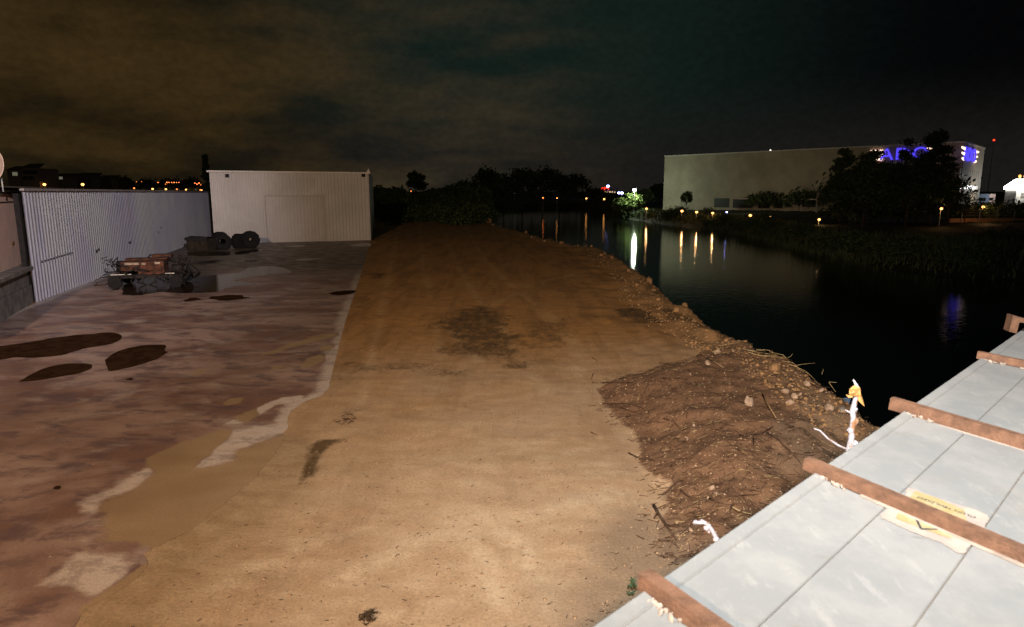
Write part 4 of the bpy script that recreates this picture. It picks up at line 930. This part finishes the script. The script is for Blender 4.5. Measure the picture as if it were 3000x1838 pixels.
tree_at(2834, 108, 575, 70, 'leafy', 'smallest sparse tree right before the barred windows', 27, per=12, leaf=.16)
# lit tree by the mast and its neighbours
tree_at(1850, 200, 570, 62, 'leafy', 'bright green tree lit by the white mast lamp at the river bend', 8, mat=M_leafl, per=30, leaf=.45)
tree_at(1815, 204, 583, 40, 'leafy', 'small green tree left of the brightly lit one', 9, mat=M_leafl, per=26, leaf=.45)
tree_at(2012, 190, 563, 34, 'leafy', 'small dark tree standing alone before the pale building wall', 10, per=16, leaf=.4)
tree_at(1890, 230, 560, 60, 'leafy', 'dark tree between the mast and the far building', 11, per=30, leaf=.6)
tree_at(2235, 178, 567, 90, 'leafy', 'low dark tree before the white pergola', 12, per=30, leaf=.4)
tree_at(2345, 172, 563, 110, 'leafy', 'low dark tree beside the white mast at the building foot', 13, per=30, leaf=.4)
# dark wood upstream and behind the spit
rt = random.Random(5)
far_trees = [(1425, 300, 500, 110), (1475, 290, 530, 100), (1530, 310, 505, 120), (1590, 300, 498, 120), (1640, 310, 515, 90), (1690, 320, 520, 90), (1740, 330, 560, 80), (1370, 240, 540, 90), (1320, 230, 556, 90),
 (1218, 260, 505, 50), (1270, 200, 566, 90), (1170, 190, 566, 100), (1120, 210, 560, 90), (1390, 170, 566, 110), (1790, 300, 575, 70), (1935, 300, 545, 60)]
for i, (px_, Y, tp, wd) in enumerate(far_trees):
    od = ['first','second','third','fourth','fifth','sixth','seventh','eighth','ninth','tenth','eleventh','twelfth','thirteenth','fourteenth','fifteenth','sixteenth'][sorted(p[0] for p in far_trees).index(px_)]
    tree_at(px_, Y, tp, wd, 'leafy', od+' dark tree from the left in the unlit wood beyond the dirt spit', 40+i, group='dark trees upstream', per=34, leaf=.9, mat=M_leaf)
tree_at(600, 190, 452, 26, 'conifer', 'slim dark cypress rising behind the left end of the white shed', 70, per=16, leaf=.5)
# bushes on the dark shore behind the spit and on both banks
def bush(x, y, r, h, seed, label, group, mat=None):
    g = random.Random(seed); cs = [(g.gauss(0, r*.45), g.gauss(0, r*.45), g.uniform(.1, .85)*h) for _ in range(14)]
    V_, F_ = leaves(cs, .09+.05*r, 46, r*.24, seed); me = npmesh('bush', V_, F_); o = link('bush', me, mat or M_leaf); o.location = (x, y, gh(x, y)); return tag(o, label, 'bush', group)
protos = []
for i in range(62):
    px_ = rt.uniform(1100, 1440); Y = rt.uniform(92, 150); v = atY(px_, 600, Y)
    if i < 30:
        bush(v.x, Y, rt.uniform(1.5, 3.2), rt.uniform(1.4, 3.0), 100+i, 'dark bush in the thicket beyond the end of the dirt spit', 'bushes beyond the dirt spit')
fb = [(px_, y_) for px_, y_ in zip(np.linspace(1960, 3000, 46), np.linspace(0, 1, 46))]
fa = np.array(far[6:])
for i in range(58):
    k = rt.uniform(0, len(far)-5); j = int(k); a = Vector(far[2+j]); b_ = Vector(far[min(3+j, len(far)-1)]); p = a.lerp(b_, k-j); off = rt.uniform(1, 17); p = p+Vector((off*.35, off))
    if p.y < 30 or p.x > 75: continue
    bush(p.x, p.y, rt.uniform(.9, 2.4), rt.uniform(.8, 2.0), 200+i, 'dark bush growing on the far river bank', 'bushes on the far river bank')
for i in range(14):
    px_ = 2800+i*16; Y = 118+rt.uniform(-3, 3); v = atY(px_, 620, Y); bush(v.x, Y, 2.4, rt.uniform(2.2, 3.6), 300+i, ['first','second','third','fourth','fifth','sixth','seventh','eighth','ninth','tenth','eleventh','twelfth','thirteenth','fourteenth'][i]+' bush from the left in the dark hedge before the lit yard', 'hedge bushes at the right')
# bank grass: uncountable
g = np.random.RandomState(8); pts = []
while len(pts) < 15000:
    a_ = g.randint(2, len(far)-2, 3000); t_ = g.uniform(0, 1, 3000)[:, None]; fA = np.array(far); Q = fA[a_]*(1-t_)+fA[a_+1]*t_; Q = Q+np.stack([g.uniform(-1, 6, 3000), g.uniform(0, 22, 3000)], 1)
    Q = Q[(Q[:, 1] > 40) & (Q[:, 0] < 90)]; pts += list(map(tuple, Q))
Q = np.array(pts[:15000]); zq = height(Q[:, 0], Q[:, 1]); n = len(Q); hh_ = g.uniform(.3, 1.1, n); ang = g.uniform(0, 6.28, n); wd_ = .10
V_ = np.stack([np.stack([Q[:, 0]-np.cos(ang)*wd_, Q[:, 1]-np.sin(ang)*wd_, zq-.05], 1), np.stack([Q[:, 0]+np.cos(ang)*wd_, Q[:, 1]+np.sin(ang)*wd_, zq-.05], 1), np.stack([Q[:, 0]+g.normal(0, .2, n), Q[:, 1]+g.normal(0, .2, n), zq+hh_], 1)], 1)
tag(link('bank_grass', npmesh('bank_grass', V_.reshape(-1, 3), np.arange(n*3).reshape(-1, 3)), simple('bank_grass', (.07, .085, .035), .8, .4, .6, space='pos')), kind='stuff')

# ---------------------------------------------------------------- far company building
A_ = Vector((45.2, 207, 0)); B_ = Vector((95, 147, 0)); C_ = Vector((114.3, 169.5, 0)); D_ = A_+(C_-B_)
HB_ = 14.7; bl = empty('company_building', B_); bo = B_.copy(); tag(bl, 'huge pale windowless company building with blue lit lettering across the river', 'building')
ld = (B_-A_).normalized(); ln_ = Vector((-ld.y, ld.x, 0)); ln_ = ln_ if ln_.y < 0 else -ln_
ed = (C_-B_).normalized(); en = Vector((ed.y, -ed.x, 0))
def quad(a, b, z0, z1, off=Vector((0, 0, 0))): return MB().add([a+off+up*z0, b+off+up*z0, b+off+up*z1, a+off+up*z1], [(0, 1, 2, 3)])
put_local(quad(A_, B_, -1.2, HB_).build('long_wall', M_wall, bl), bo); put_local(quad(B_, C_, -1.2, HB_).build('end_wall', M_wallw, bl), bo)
b = MB(); b.add([A_, D_, D_+up*HB_, A_+up*HB_], [(0, 1, 2, 3)]); b.add([D_, C_, C_+up*HB_, D_+up*HB_], [(0, 1, 2, 3)]); put_local(b.build('rear_wall', M_wall, bl), bo)
b = MB(); b.add([v+up*(HB_-.3) for v in (A_, B_, C_, D_)], [(0, 1, 2, 3)]); put_local(b.build('roof', M_hallroof, bl), bo)
b = MB(); b.bar(A_+up*(HB_+.05)+ln_*.06, B_+up*(HB_+.05)+ln_*.06, .3, .25); b.bar(B_+up*(HB_+.05)+en*.06, C_+up*(HB_+.05)+en*.06, .3, .25); b.bar(C_+en*.12, C_+up*HB_+en*.12, .35, .35); b.bar(A_+ln_*.1, A_+up*HB_+ln_*.1, .3, .2); put_local(b.build('parapet_trim', M_trim, bl), bo)
def pl_hit(px_, py_, org, nr):
    d = Vector(ray(px_, py_)); o = Vector((0, 0, CH)); return o+d*((org-o).dot(nr)/d.dot(nr))
def sign(parent, pc, half_w, hgt, dvec, nvec, bigname):
    Ms = Matrix.Identity(4); M3 = Matrix((dvec, up, nvec)).transposed(); Mw_ = M3.to_4x4(); Mw_.translation = pc-bo+nvec*.25
    text_obj('ADO', 'blue_letters', M_blue, parent, hgt*1.38, Mw_ @ Matrix.Scale(half_w*2*.62/(hgt*1.38*1.95), 4, (1, 0, 0)), .12)
    for s in (-1, 1):
        for k, (w_, zc) in enumerate(((.38, .36), (.30, 0), (.22, -.36))):
            x0 = half_w*.66; x1 = x0+half_w*w_; z0 = hgt*zc; hb = hgt*.20; sk = hgt*.08
            o_ = [pc+dvec*s*x0+up*(z0-hb/2)+nvec*.2, pc+dvec*s*x1+up*(z0-hb/2+sk)+nvec*.2, pc+dvec*s*(x1+sk)+up*(z0+hb/2+sk*0)+nvec*.2, pc+dvec*s*x0+up*(z0+hb/2)+nvec*.2]
            put_local(MB().prism(o_, nvec*.12).build('wing_bar', M_bars, parent), bo)
pc = pl_hit(2838, 456, B_, en); pL = pl_hit(2813, 456, B_, en); pR = pl_hit(2862, 456, B_, en); sign(bl, pc, (pR-pL).length/2, 3.1*.95, ed, en, 's')
pc = pl_hit(2650, 453, A_, ln_); pL = pl_hit(2553, 455, A_, ln_); pR = pl_hit(2745, 452, A_, ln_); sign(bl, pc, (pR-pL).length/2, 2.7, ld, ln_, 'b')
# windows of the end wall: grilles
for (y0, y1, nb) in ((493, 528, 0), (543, 572, 9), (588, 607, 6)):
    p00 = pl_hit(2812, y0, B_, en); p11 = pl_hit(2868 if y0 < 500 else 2862, y1, B_, en); a = Vector((p00.x, p00.y, 0)); c = Vector((p11.x, p11.y, 0)); z1 = p00.z; z0 = max(p11.z, .2)
    if nb == 0:
        for k in range(9):
            t0 = k/9; t1 = t0+.075; put_local(quad(a.lerp(c, t0), a.lerp(c, t1), z0, z1, en*.04).build('window', M_glassd if False else simple('shutter_grey', (.30, .26, .21), .6), bl), bo)
    else:
        f = put_local(quad(a, c, z0, z1, en*.03).build('window', M_glassd, bl), bo); b = MB()
        for k in range(nb): zz_ = z0+(z1-z0)*(k+.5)/nb; b.bar(a+en*.14+up*zz_, c+en*.14+up*zz_, .06, (z1-z0)/nb*.5)
        s_ = b.build('louvre_bars', M_wallw, bl); put_local(s_, bo); s_.parent = f
# windows and doors at the foot of the long wall
for x0, x1, y0, y1, nm_, mat in ((2093,2136,581,612,'grille_window',M_black),(2148,2205,584,613,'grille_window',M_black),(2222,2255,582,613,'doorway',M_glassd),(2268,2294,581,611,'doorway',M_black),(2300,2320,590,608,'window',M_black),(2350,2400,590,608,'window',M_black)):
    a = pl_hit(x0, y0, A_, ln_); c = pl_hit(x1, y1, A_, ln_); put_local(quad(Vector((a.x, a.y, 0)), Vector((c.x, c.y, 0)), max(c.z, .1), a.z, ln_*.06).build(nm_, mat, bl), bo)
for x0, y0, w_, h_ in ((1957,580,3,8),(1962,580,3,8),(1958,564,3,2),(1964,567,4,2)):
    a = pl_hit(x0, y0, A_, ln_); c = pl_hit(x0+w_, y0+h_, A_, ln_); put_local(quad(Vector((a.x, a.y, 0)), Vector((c.x, c.y, 0)), max(c.z, .1), a.z, ln_*.06).build('lit_window', M_dimwin, bl), bo)
# pergolas
for x0, x1, yt, nm_, lb in ((2150,2210,583,'pergola','white framed pergola before the dark doorways of the company building'),(2292,2420,585,'pergola','long white framed pergola right of the doorways')):
    a = pl_hit(x0, yt, A_+ln_*4, ln_); c = pl_hit(x1, yt, A_+ln_*4, ln_); t = empty(nm_, (a.x, a.y, 0)); tag(t, lb, 'pergola', None); o0 = t.location.copy()
    a.z = c.z = max(a.z, 2.6); n_ = 2 if x1-x0 < 80 else 4
    b = MB(); b.bar(a, c, .3, .25); b.bar(a-ln_*3.6, c-ln_*3.6, .3, .25)
    for k in range(n_*3+1): q = a.lerp(c, k/(n_*3)); b.bar(q-up*.18, q-ln_*3.6-up*.18, .12, .1)
    put_local(b.build('roof_frame', M_trim, t), o0)
    for k in range(n_+1): q = a.lerp(c, k/n_); put_local(MB().bar(Vector((q.x, q.y, 0)), q, .22, .22).build('post', M_trim, t), o0)
# red letters sign house far left of the building
hs = atY(1788, 563, 420); hs.z = 0; t = empty('roadside_building', hs); tag(t, 'far low building with red lit sign and a row of lit windows', 'building')
b = MB().box((0, 4, 3.2), (9.5, 8, 6.4)); b.build('wall', M_hallroof, t)
zw = atY(1788, 563, 420).z
for k in range(6): MB().box((-4.6+k*1.45+(0 if k else -.3), -.05, zw), (.75, .1, .85)).build('lit_window', M_warmwin, t)
MB().box((0.2-1.5, -.06, zw-1.25), (4, .1, .15)).build('light_strip', M_warmwin, t)
Mx = Matrix.Translation((-3.3, -.25, zw+1.75)) @ Matrix.Rotation(R(90), 4, 'X'); text_obj('GİTİ', 'red_letters', M_redl, t, 2.1, Mx, .1)
MB().bar((-3.3, 0, zw+.6), (-3.3, 0, zw+1.2), 4.5, .15).build('sign_rail', M_black, t)

# ---------------------------------------------------------------- lamps
def lamp(px_, py_, Y, size, mat, name, label, cat, grp=None, pole=True, power=0, col=(1, .6, .3)):
    v = atY(px_, py_, Y); z0 = gh(v.x, Y) if Y < 260 else 0.; t = empty(name, (v.x, Y, z0)); tag(t, label, cat, grp); h_ = v.z-z0
    if pole and h_ > size: MB().tube([(0, size*.3, 0), (0, size*.3, h_)], [max(.04, size*.14), max(.03, size*.08)], 6).build('post', M_pole, t)
    b = MB(); b.ico((0, 0, h_), size/2, (1, .8, .75), 2); b.build('lamp_head', mat, t, True)
    if pole: MB().box((0, size*.2, h_+size*.42), (size*1.2, size*.9, size*.12)).build('hood', M_black, t)
    if power: point('lamp_light', (v.x, Y-size, v.z+.1), power, col, .15)
    return t
gd = [(1894,612,181,.6,'garden lamp nearest the lit green tree on the far bank'),(1998,619,162,.65,'bright garden lamp before the small lone tree'),(2041,622,156,.6,'garden lamp second right from the small lone tree'),(2088,625,153,.55,'garden lamp left of the small blue light'),(2198,632,140,.62,'bright garden lamp before the first pergola'),(2257,636,130,.40,'dim garden lamp right of the bright one before the first pergola'),(2400,644,114,.45,'garden lamp at the left foot of the conifers'),(2758,612,100.5,.4,'garden lamp glowing through the leaves below the tallest conifer'),(2881,607,117,.5,'orange garden lamp at the right of the barred windows')]
for x, y, Y, s, lb in gd: lamp(x, y, Y, s, M_warmlamp, 'garden_lamp', lb, 'garden lamp', 'garden lamps on the far bank', True, 90, (1, .55, .22))
lamp(2129, 622, 141, .35, M_bluelamp, 'garden_lamp', 'small blue light among the orange garden lamps', 'garden lamp')
mast = lamp(1859, 558, 198, 1.0, M_whitelamp, 'mast_lamp', 'tall white mast lamp above the lit green tree', 'mast lamp', None, True, 0)
v = atY(1859, 558, 198); point('mast_light', (v.x, 196.0, v.z+.2), 3800, (.85, 1, .75), .3)
for x, y, Y, s, mt, lb in [(1749,557,400,1.9,M_bluelamp,'bluish lamp left of the red sign'),(1781,546,400,1.8,M_bluelamp,'bluish lamp above the red sign'),(1813,566,400,1.7,M_bluelamp,'left of the two bluish lamps right of the lit windows'),(1822,566,400,1.8,M_bluelamp,'right of the two bluish lamps right of the lit windows'),(1913,567,380,1.7,M_bluelamp,'bluish lamp just left of the company building'),
   (1905,560,390,.8,M_orlamp,'pair of small orange lamps left of the company building'),(1770,584,290,.8,M_warmlamp,'warm lamp on the shore below the red sign'),(1718,582,300,.75,M_warmlamp,'warm lamp on the shore left of the one below the red sign'),(1591,580,255,.55,M_orlamp,'small orange lamp at the far shore before the wood'),(1632,581,255,.4,M_warmlamp,'faint warm lamp right of the orange one before the wood'),
   (1507,566,330,.8,M_dimwin,'faint white lamp among the dark trees'),(1655,560,330,.7,M_dimwin,'faint greenish lamp among the upstream trees'),(1203,561,500,1.1,M_orlamp,'orange lamp right of the white shed'),(1198,567,500,.9,M_warmlamp,'pale lamp just below the orange one right of the shed'),(1244,561,500,1.1,M_redl,'left red lamp of the pair beyond the shed'),(1258,561,500,1.0,M_redl,'right red lamp of the pair beyond the shed'),
   (1260,575,400,.9,M_bluelamp,'white blue lamp below the red pair'),(1238,541,500,.6,M_orlamp,'faint lamp in the cypress beyond the shed'),(1316,554,500,.7,M_orlamp,'faint orange lamp high above the dark shore'),(1353,568,400,.8,M_bluelamp,'pale lamp of the pair beyond the end of the spit'),(1362,568,400,.9,M_warmlamp,'orange lamp of the pair beyond the end of the spit'),(1446,544,480,.5,M_dimwin,'faint lamp above the dark wood')]:
    lamp(x, y, Y, s, mt, 'street_lamp', lb, 'street lamp')
# skyline lamps beyond the hall roof
for i, (x, y, s, mt) in enumerate([(130,541,1.0,M_warmlamp),(242,541,1.0,M_warmlamp)]): lamp(x, y, 230, s, mt, 'street_lamp', ['bright street lamp over the left part of the hall roof', 'bright street lamp over the middle of the hall roof'][i], 'street lamp')
for i, (x, y, s, mt) in enumerate([(42,541,.6,M_orlamp),(351,549,.8,M_dimwin),(393,552,1.1,M_orlamp),(447,554,1.4,M_warmlamp),(486,555,1.3,M_warmlamp),(518,555,.9,M_orlamp),(545,556,1.1,M_warmlamp),(574,556,.8,M_dimwin),(587,557,.9,M_orlamp),(592,558,1.0,M_warmlamp),(600,557,.9,M_orlamp),(607,557,1.0,M_warmlamp),(614,557,.9,M_orlamp)]):
    lamp(x, y, 480, s, mt, 'street_lamp', ['first','second','third','fourth','fifth','sixth','seventh','eighth','ninth','tenth','eleventh','twelfth','thirteenth'][i]+' lamp from the left in the low distant row over the hall roof', 'street lamp', 'lower row of distant street lamps')
for i, (x, y, s) in enumerate([(463,535,.8),(485,540,.6),(489,535,1.0),(495,535,.8),(503,535,.8),(510,535,.9),(517,535,.7),(524,535,.7),(571,537,.8),(577,540,.9),(583,537,1.0),(588,542,.6),(599,543,.9),(604,538,.6),(370,531,.5),(400,533,.5),(415,533,.4)]):
    lamp(x, y, 560, s, M_orlamp, 'street_lamp', 'distant reddish street lamp in the upper row beyond the hall roof', 'street lamp', 'upper row of distant street lamps')
for x, y, lb in ((2214, 448, 'left small white lamp on the roof edge of the company building'), (2257, 441, 'right small white lamp above the roof of the company building')):
    v = atY(x, y+4, 196); t = empty('roof_lamp', v); tag(t, lb, 'roof lamp'); MB().ico((0, 0, .3), .22, (1, 1, 1), 2).build('lamp_head', emis('roof_lamp_glow', (1, .95, .8), 4), t); MB().tube([(0, 0, -2.5), (0, 0, .25)], .05, 6).build('post', M_pole, t)
v = atY(2912, 411, 900); t = empty('mast_beacon', (v.x, 900, 0)); tag(t, 'tiny red beacon light high above the lit yard at the right', 'beacon'); MB().ico((0, 0, v.z), 1.1, (1, 1, 1), 2).build('lamp_head', M_redl, t); MB().tube([(0, 0, 0), (0, 0, v.z-1)], [.5, .15], 5).build('mast', M_black, t)
v = atY(2394, 603, 150); t = empty('flagpole', (v.x, 150, 0)); tag(t, 'short white pole rising above the long pergola', 'pole'); MB().tube([(0, 0, 0), (0, 0, atY(2394, 562, 150).z)], .28, 8).build('shaft', M_trim, t)

# kiosk with bright cap at the right edge, truck, cars, fence
kq = atY(2979, 603, 178); t = empty('kiosk', (kq.x, 178, 0)); tag(t, 'white louvred kiosk with a brilliantly lit pyramid cap at the right edge', 'kiosk')
zt = atY(2979, 556, 178).z; b = MB().box((0, 0, zt/2), (4.0, 4.0, zt)); b.build('wall', M_trim, t)
for k in range(4): MB().box((.3, -2.04, zt-.9-.38*k), (2.2, .06, .16)).build('louvre', M_black, t)
b = MB(); zc = zt+.05; b.add([(-2.3, -2.3, zc), (2.3, -2.3, zc), (2.3, 2.3, zc), (-2.3, 2.3, zc), (-2.3, -2.3, zc+.7), (2.3, -2.3, zc+.7), (2.3, 2.3, zc+.7), (-2.3, 2.3, zc+.7), (-.7, -.7, zc+2.6), (.7, -.7, zc+2.6), (.7, .7, zc+2.6), (-.7, .7, zc+2.6)],
   [(0, 3, 2, 1), (0, 1, 5, 4), (1, 2, 6, 5), (2, 3, 7, 6), (3, 0, 4, 7), (4, 5, 9, 8), (5, 6, 10, 9), (6, 7, 11, 10), (7, 4, 8, 11), (8, 9, 10, 11)]); b.build('lit_cap', emis('cap_glow', (1, 1, .96), 9), t)
for x in (-.1, 1.25): MB().ico((x-.3, -.3, zc+3.3), .42, (.8, .8, 1), 2).build('orange_lamp', emis('amber', (1, .45, .08), 2.2), t)
b = MB()
for k in range(4): z_ = zt*k/4; b.bar((2.3, -2.2, z_), (3.3, -2.2, z_+zt/4), .12, .12); b.bar((3.3, -2.2, z_), (2.3, -2.2, z_+zt/4), .12, .12)
b.bar((2.3, -2.2, 0), (2.3, -2.2, zt), .14, .14); b.bar((3.3, -2.2, 0), (3.3, -2.2, zt), .14, .14); b.build('ladder_frame', M_black, t)
point('kiosk_light', (kq.x-1.5, 172.5, zc+1.6), 1800, (1, 1, .92), .5)
def truck(px_, py_, Y, label, col, w_):
    q = atY(px_, py_, Y); t = empty('parked_truck', (q.x, Y, 0), R(0)); tag(t, label, 'truck'); mt_ = simple('truck_paint', col, .4, .06)
    b = MB(); b.prism([(-w_/2, 0, .9), (w_/2, 0, .9), (w_/2, 0, 3.8), (w_*-.2, 0, 3.9), (-w_/2, 0, 3.3)], (0, 2.4, 0)); b.build('cab', mt_, t)
    MB().box((-w_*.1, -.02, 2.5), (w_*.6, .04, .75)).build('window', M_glassd, t); MB().box((0, 1.2, .75), (w_*1.05, 2.3, .3)).build('chassis', M_black, t)
    for x in (-w_*.3, w_*.33): b = MB(); b.tube([(x, .0, .5), (x, .35, .5)], .5, 16); wh = b.build('wheel', M_tire, t); MB().tube([(x, -.02, .5), (x, .1, .5)], .2, 12).build('rim', M_pole, wh)
    return t
truck(2880, 592, 176, 'pale blue truck cab parked right of the company building', (.42, .52, .78), 2.9)
truck(2904, 592, 182, 'pinkish white truck cab parked behind the pale blue one', (.70, .52, .48), 1.9)
for i, (px_, col, lb) in enumerate(((2922, (.5, .5, .5), 'grey car parked right beside the truck cabs'), (2938, (.6, .55, .5), 'pale car parked left of the louvred kiosk'))):
    q = atY(px_, 603, 172); t = empty('parked_car', (q.x, 172+i, 0), R(8)); tag(t, lb, 'car', None)
    pr = [(-1.9, 0, .3), (1.9, 0, .3), (1.95, 0, .8), (1.2, 0, .95), (.7, 0, 1.42), (-.9, 0, 1.45), (-1.5, 0, .95), (-1.95, 0, .85)]
    MB().prism(pr, (0, 1.7, 0)).build('body', simple('car_paint', col, .3, .05), t); MB().prism([(-1.3, -.01, .97), (1.05, -.01, .97), (.62, -.01, 1.36), (-.85, -.01, 1.38)], (0, .02, 0)).build('window', M_glassd, t)
    for x in (-1.15, 1.2): b = MB(); b.tube([(x, -.04, .33), (x, .2, .33)], .33, 14); b.build('wheel', M_tire, t)
f0 = atY(2820, 620, 112); f0.z = 0; t = empty('wire_fence', f0); tag(t, 'low wall with fence posts before the hedge on the far bank at the right', 'fence'); fl = 26
for k in range(9): MB().tube([(k*3.2, k*.5, -1), (k*3.2, k*.5, 1.7)], .06, 6).build('post', M_pole, t)
b = MB()
for z_ in (.7, 1.1, 1.5): b.bar((0, 0, z_), (26, 4, z_), .03, .03)
b.build('wire', M_pole, t); MB().bar((-2, 0, -.25), (28, 4.5, -.25), .25, .9).build('base_wall', simple('orange_wall', (.40, .22, .12), .8), t)
v = atY(2890, 627, 108); point('fence_light', (v.x, 108, 1.3), 110, (1, .5, .2), .15)

# houses on the skyline at the left
def house(px0, px1, top, Y, label, seed, wins, roofed=True):
    a = atY(px0, top, Y); c = atY(px1, top, Y); w_ = c.x-a.x; h_ = a.z; t = empty('distant_house', ((a.x+c.x)/2, Y, 0)); tag(t, label, 'house')
    MB().box((0, 5, h_/2), (w_, 10, h_)).build('wall', simple('house_wall', (.20, .13, .08), .8), t)
    MB().prism([(-w_/2-.8, -.8, h_+.01), (w_/2+.8, -.8, h_+.01), (w_/2-.5, 4, h_+1.6), (-w_/2+.5, 4, h_+1.6)], (0, .4, 0)).build('roof', M_black, t)
    for (x, y, lit) in wins:
        q = atY(x, y, Y); f = MB().box((q.x-(a.x+c.x)/2, -.05, q.z), (1.7, .12, 1.2)).build('window', M_dimwin if lit else M_glassd, t)
house(62, 112, 493, 230, 'brownish apartment house nearest the satellite dish', 1, [(75,505,0),(90,505,0),(103,505,0),(75,522,0),(92,522,0)])
house(20, 58, 500, 240, 'low dark house directly behind the satellite dish', 2, [(44,510,1)])
house(160, 225, 518, 330, 'dark distant house with two dim windows above the hall roof', 3, [(173,522,1),(178,522,1)])
house(226, 290, 516, 340, 'dark distant house right of the two window one', 4, [(232,527,1),(240,527,1)])
house(300, 345, 522, 380, 'smallest dark distant house over the hall roof', 5, [(320,531,1)])
for i, (px_, tp, wd) in enumerate(((140, 515, 60), (300, 520, 60), (360, 524, 70), (430, 530, 70), (500, 528, 70), (560, 526, 70))):
    tree_at(px_, 700, tp, wd, 'leafy', ['first','second','third','fourth','fifth','sixth'][i]+' dark distant tree from the left on the skyline beyond the hall roof', 80+i, group='dark skyline trees', per=20, leaf=1.3)
# light that washes the facades of the company building (end wall uplight, plus an unseen fill added for the long wall)
q = pl_hit(2845, 606, B_, en)+en*7; o = spot('facade_uplight', (q.x, q.y, .6), (q.x-en.x*7, q.y-en.y*7, 7.5), 1500, (1, .86, .68), 120, 1.0, .4)
q = (A_+B_)/2+ln_*26; o = spot('added_facade_fill', (q.x, q.y, 3), ((A_+B_)/2+up*7)[:], 1500, (1, .85, .55), 150, 1.0, 1.0)
